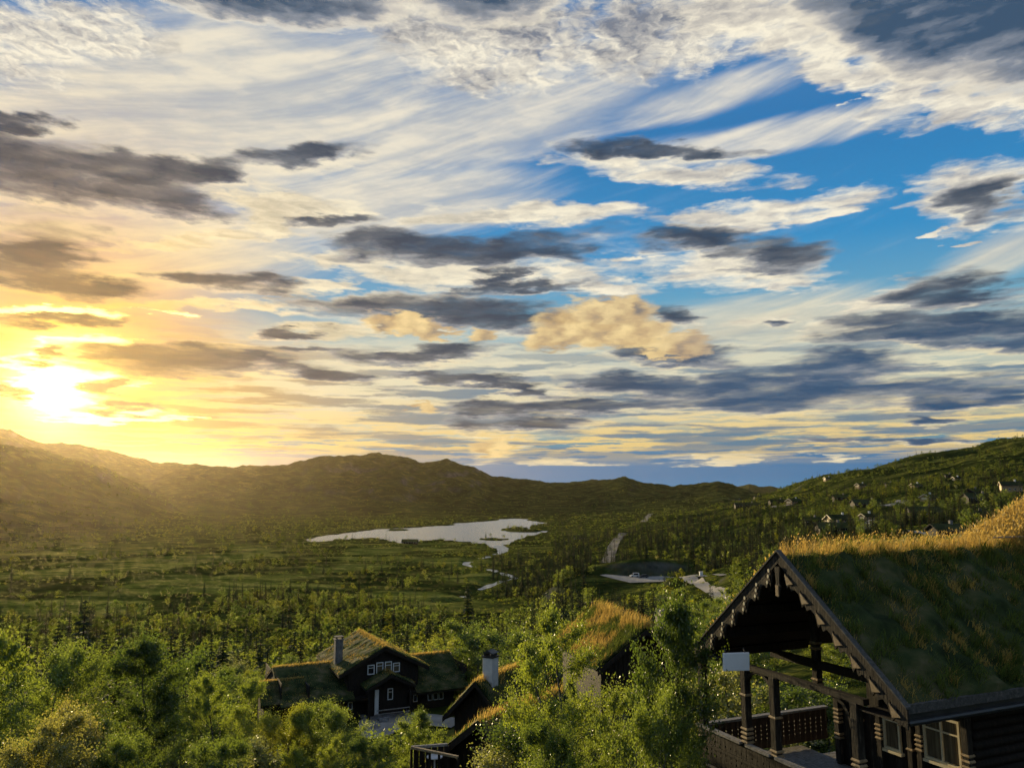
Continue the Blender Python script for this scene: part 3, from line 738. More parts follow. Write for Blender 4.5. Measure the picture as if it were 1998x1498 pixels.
# ------------------------------------------------------------------ terrain sheet
def build_terrain():
    az = np.concatenate([np.linspace(-180, -60, 25)[:-1], np.linspace(-60, -37, 30)[:-1], np.linspace(-37, 37, 600), np.linspace(37, 60, 30)[1:], np.linspace(60, 180, 25)[1:]])
    r = np.concatenate([[0.5, 1.5], np.exp(np.linspace(math.log(3), math.log(2600), 330)), np.exp(np.linspace(math.log(2600), math.log(6200), 150))[1:], np.exp(np.linspace(math.log(6200), math.log(16000), 24))[1:]])
    Rr, Aa = np.meshgrid(r, np.radians(az), indexing='ij')
    X_ = Rr * np.sin(Aa); Y_ = Rr * np.cos(Aa); Z_ = height(X_, Y_)
    Z_[:, -1] = Z_[:, 0]
    n, k = Rr.shape
    v = np.stack([X_, Y_, Z_], -1).reshape(-1, 3)
    i, j = np.meshgrid(np.arange(n - 1), np.arange(k - 1), indexing='ij')
    a = (i * k + j).ravel(); f = np.stack([a, a + 1, a + k + 1, a + k], 1)
    m, b = new_mat('heath', 1.0, 0.0); MAT['heath'] = m
    big = mnoise(m, 0.006, 5, 0.6, 'World'); mid = mnoise(m, 0.035, 6, 0.62, 'World', (0.55, 1.6, 1.0)); fine = mnoise(m, 0.30, 7, 0.68, 'World')
    c1 = mramp(m, mid, [(0.36, (0.012, 0.018, 0.006)), (0.46, (0.030, 0.042, 0.010)), (0.54, (0.080, 0.100, 0.020)), (0.63, (0.24, 0.23, 0.050))])
    c2 = mramp(m, fine, [(0.30, (0.32, 0.32, 0.32)), (0.55, (0.80, 0.80, 0.80)), (0.75, (1.40, 1.35, 1.25))])
    c = mmix(m, 1.0, c1, c2, 'MULTIPLY')
    c3 = mramp(m, big, [(0.38, (0.013, 0.020, 0.007)), (0.62, (0.052, 0.062, 0.016))])
    c = mmix(m, 0.40, c, c3)
    at = m.node_tree.nodes.new('ShaderNodeAttribute'); at.attribute_name = 'meadow'
    md = mramp(m, mid, [(0.38, (0.070, 0.092, 0.020)), (0.50, (0.150, 0.175, 0.034)), (0.62, (0.32, 0.31, 0.070))])
    md = mmix(m, 1.0, md, c2, 'MULTIPLY')
    c = mmix(m, at.outputs['Fac'], c, md)
    # bare rock where it is steep
    geo = m.node_tree.nodes.new('ShaderNodeNewGeometry'); sp = m.node_tree.nodes.new('ShaderNodeSeparateXYZ'); lk(m, geo.outputs['Normal'], sp.inputs[0])
    mr = m.node_tree.nodes.new('ShaderNodeMapRange'); lk(m, sp.outputs[2], mr.inputs[0]); mr.inputs[1].default_value = 0.90; mr.inputs[2].default_value = 0.74
    rk = mramp(m, mnoise(m, 0.05, 8, 0.7, 'World'), [(0.40, (0.03, 0.03, 0.026)), (0.62, (0.13, 0.125, 0.115))])
    c = mmix(m, mr.outputs[0], c, rk)
    lk(m, c, b.inputs['Base Color'])
    mbump(m, b, fine, 0.9, 0.6)
    me = fast_mesh('terrain', v, f, m, True)
    a_ = me.attributes.new('meadow', 'FLOAT', 'POINT'); a_.data.foreach_set('value', meadow(v[:, 0], v[:, 1]).astype(np.float32))
    o = link('terrain', me)
    tag(o, kind='structure')
build_terrain()

# ------------------------------------------------------------------ lake and river
def build_water():
    m = bpy.data.materials.new('lake_water'); m.use_nodes = True; t = m.node_tree; t.nodes.clear(); MAT['water'] = m
    w = mnoise(m, 0.35, 6, 0.65, 'World', (1.0, 2.2, 1.0))
    bp = t.nodes.new('ShaderNodeBump'); t.links.new(w, bp.inputs['Height']); bp.inputs['Strength'].default_value = 0.3; bp.inputs['Distance'].default_value = 0.25
    gl = t.nodes.new('ShaderNodeBsdfGlossy'); gl.inputs['Roughness'].default_value = 0.24; gl.inputs[0].default_value = (0.98, 0.98, 0.98, 1); t.links.new(bp.outputs[0], gl.inputs['Normal'])
    df = t.nodes.new('ShaderNodeBsdfDiffuse'); df.inputs[0].default_value = (0.015, 0.022, 0.026, 1)
    lw = t.nodes.new('ShaderNodeFresnel'); lw.inputs['IOR'].default_value = 1.33
    mx = t.nodes.new('ShaderNodeMixShader'); t.links.new(lw.outputs[0], mx.inputs[0]); t.links.new(df.outputs[0], mx.inputs[1]); t.links.new(gl.outputs[0], mx.inputs[2])
    oo = t.nodes.new('ShaderNodeOutputMaterial'); t.links.new(mx.outputs[0], oo.inputs[0])
    lo = LAKE.min(0) - 25; hi = LAKE.max(0) + 25
    v = [(lo[0], lo[1], 0), (hi[0], lo[1], 0), (hi[0], hi[1], 0), (lo[0], hi[1], 0)]
    tag(link('lake', fast_mesh('lake', v, [(0, 1, 2, 3)], m)), kind='structure')
    m, b = new_mat('river_water', 0.35, 0.5); MAT['rapids'] = m
    w = mnoise(m, 0.25, 8, 0.72, 'World')
    lk(m, mramp(m, w, [(0.42, (0.03, 0.04, 0.04)), (0.54, (0.35, 0.36, 0.36)), (0.64, (0.85, 0.85, 0.84))]), b.inputs['Base Color'])
    mbump(m, b, w, 0.8, 0.4)
    pts = []
    for k in range(len(RIVER) - 1):
        for t in np.linspace(0, 1, 6, endpoint=False): pts.append([RIVER[k][q] * (1 - t) + RIVER[k + 1][q] * t for q in range(3)])
    pts.append(RIVER[-1]); pts = np.array(pts)
    for _ in range(3): pts[1:-1, :2] = (pts[:-2, :2] + 2 * pts[1:-1, :2] + pts[2:, :2]) / 4
    d = np.gradient(pts[:, :2], axis=0); d /= np.linalg.norm(d, axis=1)[:, None]; nrm = np.stack([-d[:, 1], d[:, 0]], 1)
    hw = (pts[:, 2] * 0.5 + 2.5)[:, None]
    L_ = pts[:, :2] - nrm * hw; R_ = pts[:, :2] + nrm * hw; n = len(pts)
    v = np.concatenate([np.c_[L_, np.full(n, 0.03)], np.c_[R_, np.full(n, 0.03)]]); f = [(i, i + 1, n + i + 1, n + i) for i in range(n - 1)]
    tag(link('river', fast_mesh('river', v, f, m)), kind='structure')
build_water()

def ribbon(name, path, mat, lift=0.12, kind='structure'):
    P = np.array(path, float); t = np.linspace(0, len(P) - 1, (len(P) - 1) * 14 + 1); q = np.stack([np.interp(t, np.arange(len(P)), P[:, k]) for k in range(4)], 1)
    for _ in range(40): q[1:-1, :2] = (q[:-2, :2] + 2 * q[1:-1, :2] + q[2:, :2]) / 4
    d = np.gradient(q[:, :2], axis=0); d /= np.linalg.norm(d, axis=1)[:, None]; nr = np.stack([-d[:, 1], d[:, 0]], 1)
    cols_ = []
    for s_ in (-0.5, -0.25, 0, 0.25, 0.5):
        xy = q[:, :2] + nr * q[:, 3:4] * s_
        cols_.append(np.c_[xy, np.maximum(height(xy[:, 0], xy[:, 1]), q[:, 2] - 0.3) + lift])
    n = len(q); v = np.concatenate(cols_)
    f = [(c * n + i, c * n + i + 1, (c + 1) * n + i + 1, (c + 1) * n + i) for c in range(4) for i in range(n - 1)]
    return tag(link(name, fast_mesh(name, v, f, MAT[mat], True)), kind=kind)
for nm, mt, path in ROADS: ribbon(nm, path, mt, 0.25)
def patch(name, px_poly, mat, z=None, lift=0.15):
    P = []
    for p in px_poly:
        if z is None: x, y, zz, r = hit(*p)
        else:
            d = ray(*p); k = (z - CAM_Z) / d[2]; x, y, zz = d[0] * k, d[1] * k, z
        P.append((x, y, zz + lift))
    c = np.mean(P, axis=0); v = [c] + P; n = len(P)
    return tag(link(name, fast_mesh(name, v, [(0, i + 1, (i + 1) % n + 1) for i in range(n)], MAT[mat])), kind='structure')
patch('car_park', [(1170, 1122), (1190, 1119.5), (1240, 1121), (1290, 1124), (1330, 1127), (1318, 1132), (1290, 1135), (1230, 1137), (1200, 1130)], 'gravel', PARK[2], 0.2)
patch('yard', [(700, 1412), (720, 1402), (760, 1397), (800, 1394), (860, 1400), (905, 1408), (880, 1424), (800, 1416), (766, 1436), (725, 1446), (700, 1440)], 'gravel', None, 0.2)

def embankment():
    """the grassy bank that carries the upper road along the back of the car park"""
    crest = [(1128, 1110), (1160, 1103), (1190, 1097), (1220, 1092), (1255, 1089), (1300, 1091), (1350, 1096), (1390, 1104)]
    V_ = []; n = len(crest)
    for k, p in enumerate(crest):
        d = ray(*p); hh = math.hypot(d[0], d[1]); rr = math.hypot(PARK[0], PARK[1]) + 22 + 6 * sin(k * 1.3)
        top = np.array([d[0] / hh * rr, d[1] / hh * rr, CAM_Z + d[2] / hh * rr]); dirn = np.array([d[0] / hh, d[1] / hh, 0])
        V_ += [top - dirn * 13 - [0, 0, top[2] - PARK[2] + 0.5], top - dirn * 5 - [0, 0, (top[2] - PARK[2]) * 0.45], top - dirn * 1.0, top + dirn * 5, top + dirn * 22 - [0, 0, 5]]
    V_ = np.array(V_)
    f = [(k * 5 + j, k * 5 + j + 1, (k + 1) * 5 + j + 1, (k + 1) * 5 + j) for k in range(n - 1) for j in range(4)]
    o = link('embankment', fast_mesh('embankment', V_, f, MAT['heath'], True)); tag(o, kind='structure')
    s = o.modifiers.new('sub', 'SUBSURF'); s.subdivision_type = 'CATMULL_CLARK'; s.levels = s.render_levels = 2
embankment()

# ------------------------------------------------------------------ roof turf
def blades(fr, base, tip_dir, h, w, head=0.0, seed=0, bend=0.35):
    """grass blades rooted at base (n x 3, frame coordinates); returns world vertices and triangles"""
    g = np.random.default_rng(seed); n = len(base)
    B = fr.arr(base)
    ang = g.uniform(0, 2 * pi, n); side = np.stack([np.cos(ang), np.sin(ang), np.zeros(n)], 1)
    lean = np.array(tip_dir) + g.normal(0, 0.22, (n, 3)) * [1, 1, 0.1]
    lean /= np.linalg.norm(lean, axis=1)[:, None]
    hh = (h * g.uniform(0.45, 1.15, n))[:, None]; ww = (w * g.uniform(0.7, 1.3, n))[:, None]
    bd = np.stack([np.cos(ang * 1.7), np.sin(ang * 1.7), np.zeros(n)], 1) * bend + np.array([0.16, -0.05, 0])
    M = B + lean * hh * 0.6 + bd * hh * 0.10; T = B + lean * hh + bd * hh * 0.42
    v = np.concatenate([B - side * ww, B + side * ww, M - side * ww * 0.7, M + side * ww * 0.7, T])
    k = np.arange(n)
    f = np.concatenate([np.stack([k, n + k, 3 * n + k], 1), np.stack([k, 3 * n + k, 2 * n + k], 1), np.stack([2 * n + k, 3 * n + k, 4 * n + k], 1)])
    if head > 0:
        pick = g.random(n) < 0.35; m = pick.sum(); kk_ = np.arange(m)
        d = (T - M)[pick]; d /= np.linalg.norm(d, axis=1)[:, None]
        s2 = side[pick] * head * 0.22; t0 = T[pick] - d * head * 0.2
        hv = np.concatenate([t0, t0 + d * head * 0.45 + s2, t0 + d * head, t0 + d * head * 0.45 - s2])
        hf = np.concatenate([np.stack([kk_, m + kk_, 2 * m + kk_], 1), np.stack([kk_, 2 * m + kk_, 3 * m + kk_], 1)]) + len(v)
        v = np.concatenate([v, hv]); f = np.concatenate([f, hf])
    return v, f
def turf_slab(fr, corners, thick, nu, nv, parent, bumpy=0.06, seed=1, name='turf', mat='sod'):
    """a bumpy layer of turf over the quad corners (frame coordinates: p00, p10, p11, p01)"""
    g = np.random.default_rng(seed)
    c = [np.array(q, float) for q in corners]
    U, V_ = np.meshgrid(np.linspace(0, 1, nu), np.linspace(0, 1, nv), indexing='ij')
    P = (c[0][None, None] * ((1 - U) * (1 - V_))[..., None] + c[1] * (U * (1 - V_))[..., None] + c[2] * (U * V_)[..., None] + c[3] * ((1 - U) * V_)[..., None])
    nrm = np.cross(c[1] - c[0], c[3] - c[0]); nrm /= np.linalg.norm(nrm); nrm = nrm if nrm[2] > 0 else -nrm
    edge = np.minimum(np.minimum(U, 1 - U) * nu, np.minimum(V_, 1 - V_) * nv); edge = np.clip(edge / 1.0, 0.0, 1)
    up = thick * (0.55 + 0.45 * edge) + bumpy * fbm(P[..., 0] * 1.1 + seed, P[..., 1] * 1.4, 4) * edge
    T = P + nrm * up[..., None]
    v = np.concatenate([T.reshape(-1, 3), P.reshape(-1, 3)]); n = nu * nv
    i, j = np.meshgrid(np.arange(nu - 1), np.arange(nv - 1), indexing='ij'); a = (i * nv + j).ravel()
    f = [np.stack([a, a + nv, a + nv + 1, a + 1], 1)]
    rim = [(i_ * nv, (i_ + 1) * nv) for i_ in range(nu - 1)] + [((i_ + 1) * nv + nv - 1, i_ * nv + nv - 1) for i_ in range(nu - 1)] + [(j_ + 1, j_) for j_ in range(nv - 1)] + [((nu - 1) * nv + j_, (nu - 1) * nv + j_ + 1) for j_ in range(nv - 1)]
    rim = np.array(rim); f.append(np.stack([rim[:, 0], rim[:, 1], rim[:, 1] + n, rim[:, 0] + n], 1))
    return pmesh(name, fr.arr(v), np.concatenate(f), mat, parent, True)
def turf_points(corners, n, seed, thick):
    g = np.random.default_rng(seed); c = [np.array(q, float) for q in corners]
    u, v = g.random(n)[:, None], g.random(n)[:, None]
    P = c[0] * (1 - u) * (1 - v) + c[1] * u * (1 - v) + c[2] * u * v + c[3] * (1 - u) * v
    nrm = np.cross(c[1] - c[0], c[3] - c[0]); nrm /= np.linalg.norm(nrm); nrm = nrm if nrm[2] > 0 else -nrm
    return P + nrm * thick * 0.8
def stuff_part(name, v, f, mat, parent):
    o = pmesh(name, v, f, mat, parent); o['kind'] = 'stuff'; return o
def window(fr, parent, plane, c0, c1, z0, z1, off, depth=0.08, bar=0.06, mull=1, trans=0, frame='pale_paint', glass='curtain_glass', casing=None):
    """a window on a wall: plane 'a' lies along a at b = off, plane 'b' along b at a = off; outward = -depth"""
    def bx(mb, x0, x1, y0, y1, d0, d1):
        if plane == 'a': mb.box(x0, x1, min(d0, d1), max(d0, d1), y0, y1)
        else: mb.box(min(d0, d1), max(d0, d1), x0, x1, y0, y1)
    s = -1 if depth > 0 else 1; dp = abs(depth)
    w = MB(fr); bx(w, c0, c1, z0, z0 + bar, off, off + s * dp); bx(w, c0, c1, z1 - bar, z1, off, off + s * dp)
    bx(w, c0, c0 + bar, z0 + bar, z1 - bar, off, off + s * dp); bx(w, c1 - bar, c1, z0 + bar, z1 - bar, off, off + s * dp)
    root = w.build('window', frame, parent)
    g = MB(fr); bx(g, c0 + bar, c1 - bar, z0 + bar, z1 - bar, off + s * 0.012, off + s * 0.018); g.build('pane', glass, root)
    for k in range(mull):
        x = c0 + (c1 - c0) * (k + 1) / (mull + 1); t = MB(fr); bx(t, x - bar * 0.45, x + bar * 0.45, z0 + bar, z1 - bar, off + s * 0.02, off + s * dp * 0.9); t.build('mullion', frame, root)
    for k in range(trans):
        z = z0 + (z1 - z0) * (0.68 if trans == 1 else (k + 1) / (trans + 1)); t = MB(fr); bx(t, c0 + bar, c1 - bar, z - bar * 0.3, z + bar * 0.3, off + s * 0.02, off + s * dp * 0.8); t.build('glazing_bar', frame, root)
    if casing:
        t = MB(fr); bx(t, c0 - 0.06, c1 + 0.06, z0 - 0.07, z0 - 0.002, off, off + s * (dp + 0.06)); t.build('sill', frame, root)
    return root

# ------------------------------------------------------------------ the near lodge with its open gable
_A20 = ray(1520, 1085) * 20.0
LF = Frame((_A20[0], _A20[1], CAM_Z), (0.918, 0.3965), (0.3965, -0.918))     # a: along the ridge, b: towards the near eave, z: from eye level
def on_a(px, py, a):
    """lodge coordinates (b, z) of a photograph point on the upright plane a"""
    d = ray(px, py); k = (a + (LF.o[0] * LF.e1[0] + LF.o[1] * LF.e1[1])) / (d[0] * LF.e1[0] + d[1] * LF.e1[1])
    p = d * k; q = p - np.array([LF.o[0], LF.o[1], 0]); return float(q[:2] @ LF.e2[:2]), float(p[2])
def near_lodge():
    G0, TC = -0.50, 0.56                       # gable plane and ridge position
    RZ, EZ, HW = -1.53, -4.37, 3.44            # ridge, eave, half width
    L1 = 15.0
    root = empty('turf_roof_lodge', LF.P(3, 0.5, -9.6))
    tag(root, 'dark timber lodge with open carved gable, veranda and overgrown turf roof', 'lodge')
    sl = (RZ - EZ) / HW
    th = 0.20
    # roof boarding
    for sg, nm in ((1, 'near'), (-1, 'far')):
        mb = MB(LF); q = [(G0 + 0.02, TC, RZ - 0.22), (G0 + 0.02, TC + sg * (HW - 0.05), EZ - 0.22 + 0.04), (G0 + 0.02, TC + sg * (HW - 0.05), EZ - 0.10 + 0.04), (G0 + 0.02, TC, RZ - 0.10)]
        mb.prism(q, (L1, 0, 0)); rf = mb.build('roof', 'tarred_wood', root)
        cr = [(G0 + 0.10, TC, RZ - 0.10), (G0 + L1, TC, RZ - 0.10), (G0 + L1, TC + sg * (HW - 0.10), EZ - 0.06), (G0 + 0.10, TC + sg * (HW - 0.10), EZ - 0.06)]
        turf_slab(LF, cr, th, 110, 44, rf, 0.16, 3 if sg > 0 else 4)
        if sg > 0:
            P = turf_points(cr, 34000, 21, th); d = fbm(P[:, 0] * 0.55 + 2, P[:, 1] * 0.9, 5, 0.6)
            v, f = blades(LF, P[(d > -0.22) & (d < 0.16)], (0.12, -0.25, 1), 0.13, 0.006, 0, 22, 0.9); stuff_part('short_grass', v, f, 'green_grass', rf)
            v, f = blades(LF, P[d > 0.14][::2], (0.10, -0.30, 1), 0.13, 0.006, 0.0, 23, 0.9); stuff_part('withered_grass', v, f, 'dry_grass', rf)
            gg = np.random.default_rng(77); C = turf_points(cr, 420, 78, th)         # taller tufts and weeds standing out of the sward
            Q = np.repeat(C, 34, 0) + gg.normal(0, 0.07, (420 * 34, 3)) * [1, 1, 0]; Q[:, 2] -= (Q[:, 1] - np.repeat(C, 34, 0)[:, 1]) * sl
            k_ = np.repeat(gg.random(420) < 0.80, 34)
            v, f = blades(LF, Q[k_], (0.15, -0.2, 1), 0.34, 0.011, 0.0, 79, 1.1); stuff_part('tufts', v, f, 'green_grass', rf)
            v, f = blades(LF, Q[~k_], (0.15, -0.2, 1), 0.28, 0.010, 0.05, 80, 1.1); stuff_part('tufts', v, f, 'dry_grass', rf)
        else:
            P = turf_points(cr, 5000, 24, th); v, f = blades(LF, P, (0.1, 0.1, 1), 0.30, 0.007, 0.10, 25); stuff_part('tall_grass', v, f, 'dry_grass', rf)
        # rafters / purlins under the overhang
        for k in range(4):
            bb = TC + sg * HW * (0.15 + 0.25 * k); zz = RZ - (bb - TC) * sg * sl - 0.34
            MB(LF).box(G0 + 0.12, 3.2, bb - 0.06, bb + 0.06, zz - 0.12, zz + 0.10).build('purlin', 'tarred_wood', root)
    # tall golden grass along the ridge
    g = np.random.default_rng(5); n = 3600
    a = G0 + 0.08 + 12.0 * g.random(n) ** 0.85; dens = fbm(a * 0.8, a * 0 + 3, 3)
    B = np.stack([a, TC - 0.05 + g.normal(0, 0.16, n), np.full(n, RZ + th - 0.12)], 1); B[:, 2] -= np.abs(B[:, 1] - TC) * sl
    v, f = blades(LF, B[dens > -0.55], (0.16, 0, 1), 0.46, 0.005, 0.075, 6, 0.7)
    tg = stuff_part('ridge_grass', v, f, 'dry_grass', root)
    B2 = np.stack([a, TC + 0.1 + np.abs(g.normal(0, 0.22, n)), np.full(n, RZ + th - 0.12)], 1); B2[:, 2] -= np.abs(B2[:, 1] - TC) * sl
    v, f = blades(LF, B2, (0.1, -0.2, 1), 0.20, 0.006, 0.0, 7, 0.6); stuff_part('ridge_grass', v, f, 'green_grass', root)
    # grass peeping over the verge on the far slope
    n = 900; t = g.uniform(0, 1, n); B3 = np.stack([G0 + 0.12 + g.uniform(0, 0.5, n), TC - t * (HW - 0.1), RZ + th - 0.14 - t * (HW - 0.1) * sl], 1)
    v, f = blades(LF, B3, (-0.2, 0.2, 1), 0.26, 0.007, 0.10, 8); stuff_part('verge_grass', v, f, 'dry_grass', root)
    # bleached pole lying along the ridge
    MB(LF).tube([(7.4, TC + 0.10, RZ + th + 0.10), (8.6, TC + 0.12, RZ + th + 0.10), (10.6, TC + 0.12, RZ + th + 0.04)], [0.022, 0.026, 0.02], 6).build('ridge_pole', 'grey_wood', root)
    # the higher cross wing behind, its turf facing the sun
    cr = [(8.0, TC - 1.5, RZ - 0.20), (12.6, TC - 1.5, RZ + 1.45), (12.6, TC + 0.1, RZ + 1.45), (8.0, TC + 0.1, RZ - 0.20)]
    mb = MB(LF); mb.prism([(8.1, TC - 1.5, RZ - 0.45), (12.6, TC - 1.5, RZ + 1.17), (12.6, TC - 1.5, RZ + 1.30), (8.1, TC - 1.5, RZ - 0.33)], (0, 1.5, 0)); wing = mb.build('wing_roof', 'tarred_wood', root)
    turf_slab(LF, cr, 0.22, 30, 30, wing, 0.12, 9)
    P = turf_points(cr, 7000, 31, 0.2); v, f = blades(LF, P, (0.18, 0, 1), 0.42, 0.006, 0.10, 32, 0.6); stuff_part('tall_grass', v, f, 'dry_grass', wing)
    n = 5000; u = g.random(n); B4 = np.stack([8.0 + u * 4.6, TC + 0.10 + np.abs(g.normal(0, 0.18, n)), RZ - 0.20 + u * 1.65 + 0.10], 1); B4[:, 2] -= (B4[:, 1] - TC) * 0.8
    v, f = blades(LF, B4, (0.10, -0.15, 1), 0.40, 0.006, 0.09, 33, 0.6); stuff_part('tall_grass', v, f, 'dry_grass', wing)
    MB(LF).prism([(9.0, TC + 0.0, RZ - 0.6), (12.6, TC + 0.0, RZ - 0.6), (12.6, TC + 0.0, RZ + 1.25), (8.2, TC + 0.0, RZ - 0.4)], (0, -0.12, 0)).build('wing_wall', 'tarred_wood', root)
    # carved bargeboards: an upper and a lower board whose notched edges meet in round holes; the lower one ends in teeth
    def strip(sg, u0, u1, top, low, a0, a1, topn=None, lown=None):
        """outline along the slope; u measured down the slope, d across it (down)"""
        L_ = math.hypot(HW, RZ - EZ); ux, uz = HW / L_ * sg, -(RZ - EZ) / L_; dx, dz = -0.0, -1.0
        up_ = [(u0, top)] + (topn or []) + [(u1, top)]; dn = [(u1, low)] + (lown or []) + [(u0, low)]
        return [(a0, TC + u * ux, RZ + 0.10 + u * uz - d) for u, d in up_ + dn], (a1 - a0, 0, 0)
    LL = math.hypot(HW, RZ - EZ)
    for sg in (1, -1):
        pitch_ = 0.62; holes = np.arange(0.45, LL - 0.2, pitch_)
        def notch(h, r, base, sgn):     # half circle
            return [(h + r * cos(t), base + sgn * r * sin(t)) for t in np.linspace(0, pi, 6)]
        ln = []
        for h in holes[::-1]:
            for dh in (0.10, -0.10): ln += notch(h + dh, 0.035, 0.26, -1)
        o_, off = strip(sg, -0.02, LL + 0.12, 0.0, 0.26, G0 - 0.07, G0 - 0.02, None, ln)
        bb = MB(LF).prism(o_, off).build('bargeboard', 'carved_wood', root); bb['label'] = 'upper carved bargeboard of the open gable'
        tn = []
        for h in holes:
            for dh in (-0.10, 0.10): tn += [(2 * (h + dh) - x, y) for x, y in notch(h + dh, 0.035, 0.26, 1)]
        teeth = []
        for h in holes[::-1]:
            teeth += [(h + 0.26, 0.40), (h + 0.10, 0.56), (h + 0.02, 0.46), (h - 0.08, 0.62), (h - 0.20, 0.40)]
        o_, off = strip(sg, 0.30, LL + 0.10, 0.26, 0.40, G0 - 0.068, G0 - 0.022, tn, teeth)
        MB(LF).prism(o_, off).build('bargeboard', 'carved_wood', root)
        for h in holes:      # carved wedges on the teeth; near side tan, sunlight put into the colour
            L_ = LL; ux, uz = HW / L_ * sg, -(RZ - EZ) / L_
            pts = [(h + 0.22, 0.30), (h - 0.06, 0.52), (h - 0.14, 0.30)]
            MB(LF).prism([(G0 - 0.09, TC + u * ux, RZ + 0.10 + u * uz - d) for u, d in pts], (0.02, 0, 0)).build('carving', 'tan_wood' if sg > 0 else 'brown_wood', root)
            # pale painted spindles standing in for light seen through the far board's cutouts
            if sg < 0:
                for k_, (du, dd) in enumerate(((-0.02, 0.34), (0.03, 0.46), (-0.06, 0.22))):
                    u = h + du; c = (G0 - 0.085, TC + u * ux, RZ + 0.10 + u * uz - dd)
                    MB(LF).prism([(c[0], c[1] + 0.035 * cos(t), c[2] + 0.05 * sin(t)) for t in np.linspace(0, 2 * pi, 7)[:-1]], (-0.02, 0, 0)).build('light_spot', 'pale_paint', root)
        # weathered cap board on top of the verge
        q0 = (G0 - 0.10, TC, RZ + 0.12); q1 = (G0 - 0.10, TC + sg * (HW + 0.10), EZ + 0.12 - 0.08)
        MB(LF).prism([q0, q1, (q1[0], q1[1], q1[2] + 0.045), (q0[0], q0[1], q0[2] + 0.045)], (0.15, 0, 0)).build('verge_cap', 'dark_weathered', root)
    # pendant and king post at the peak
    MB(LF).prism([(G0 - 0.10, TC - 0.09, RZ - 0.25), (G0 - 0.10, TC + 0.09, RZ - 0.25), (G0 - 0.10, TC + 0.05, RZ - 0.62), (G0 - 0.10, TC + 0.10, RZ - 0.75), (G0 - 0.10, TC, RZ - 1.0), (G0 - 0.10, TC - 0.10, RZ - 0.75), (G0 - 0.10, TC - 0.05, RZ - 0.62)], (0.05, 0, 0)).build('pendant', 'carved_wood', root)
    MB(LF).box(G0 - 0.13, G0 - 0.10, TC - 0.05, TC + 0.05, RZ - 0.96, RZ - 0.70).build('pendant_face', 'tan_wood', root)
    # near eave: turf log, gutter board and soffit
    MB(LF).box(G0 + 0.02, L1, TC + HW - 0.06, TC + HW + 0.04, EZ - 0.08, EZ + 0.10).build('turf_log', 'dark_weathered', root)
    MB(LF).box(G0 + 0.0, L1, TC + HW - 0.10, TC + HW - 0.02, EZ - 0.34, EZ - 0.085).build('fascia', 'black_metal', root)
    MB(LF).tube([(G0 + 0.02, TC + HW + 0.02, EZ - 0.26), (L1, TC + HW + 0.02, EZ - 0.26)], 0.06, 8).build('gutter', 'black_metal', root)
    MB(LF).box(G0 + 0.02, L1, 2.78, TC + HW - 0.11, EZ - 0.30, EZ - 0.27).build('soffit', 'tarred_wood', root)
    # veranda frame: tie beam, posts with carved rings
    tb0 = on_a(1400, 1305, G0); zb = -4.42
    MB(LF).box(G0 + 0.02, G0 + 0.20, TC - HW + 0.1, 2.9, zb - 0.13, zb + 0.0).build('tie_beam', 'tarred_wood', root)
    MB(LF).box(2.0, 2.16, TC - HW + 0.1, 2.6, zb - 0.33, zb - 0.12).build('tie_beam', 'tarred_wood', root)
    MB(LF).box(G0 + 0.2, 3.0, -2.95, -2.79, zb - 0.16, zb + 0.10).build('wall_plate', 'tarred_wood', root)
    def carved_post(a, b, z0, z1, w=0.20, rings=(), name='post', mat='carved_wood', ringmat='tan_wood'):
        p = MB(LF).box(a - w / 2, a + w / 2, b - w / 2, b + w / 2, z0, z1).build(name, mat, root, bevel=0.015)
        for zc in rings:  # tan ring colour stands in for sunlight caught on the carving
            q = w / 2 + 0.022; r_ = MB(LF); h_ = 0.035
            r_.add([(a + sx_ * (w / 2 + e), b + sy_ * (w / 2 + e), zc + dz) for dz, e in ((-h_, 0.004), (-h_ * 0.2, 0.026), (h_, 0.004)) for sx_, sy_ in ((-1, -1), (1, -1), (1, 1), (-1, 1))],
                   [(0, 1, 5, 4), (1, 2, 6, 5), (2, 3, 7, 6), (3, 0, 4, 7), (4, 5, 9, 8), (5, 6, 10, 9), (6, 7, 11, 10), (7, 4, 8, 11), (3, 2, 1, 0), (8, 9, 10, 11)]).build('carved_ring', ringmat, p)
        return p
    DZ = -7.40
    r4 = lambda z, s=0.11, n=4: [z - k * s for k in range(n)]
    b1_ = on_a(1457, 1400, G0 + 0.1)[0]; b2_ = on_a(1513, 1400, G0 + 0.1)[0]
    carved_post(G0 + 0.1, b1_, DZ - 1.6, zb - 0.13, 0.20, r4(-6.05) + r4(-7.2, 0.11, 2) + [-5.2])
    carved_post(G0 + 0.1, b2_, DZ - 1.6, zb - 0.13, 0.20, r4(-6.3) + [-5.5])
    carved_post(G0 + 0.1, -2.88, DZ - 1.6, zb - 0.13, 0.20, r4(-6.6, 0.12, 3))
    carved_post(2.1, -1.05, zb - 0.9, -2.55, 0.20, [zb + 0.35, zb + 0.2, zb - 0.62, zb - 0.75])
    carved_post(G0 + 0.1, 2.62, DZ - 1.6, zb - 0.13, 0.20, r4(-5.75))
    # curved knee braces
    for (b0, sg) in ((b1_, 1), (b2_, -1), (2.5, -1)):
        arc = [(G0 + 0.1, b0 + sg * 0.55 * (1 - cos(t)), zb - 0.70 + 0.58 * sin(t)) for t in np.linspace(0, pi / 2, 6)]
        mb = MB(LF)
        for p, q in zip(arc[:-1], arc[1:]): mb.bar(p, q, 0.08, 0.10, (1, 0, 0))
        mb.build('knee_brace', 'tarred_wood', root)
    # deck boards
    k = 0; a = G0 - 0.02
    bw = 0.145
    while a < 3.0:
        MB(LF).box(a, a + bw - 0.008, -2.86, 2.75, DZ - 0.035, DZ + 0.002 * (k % 3)).build('deck_board', 'grey_wood', root); a += bw; k += 1
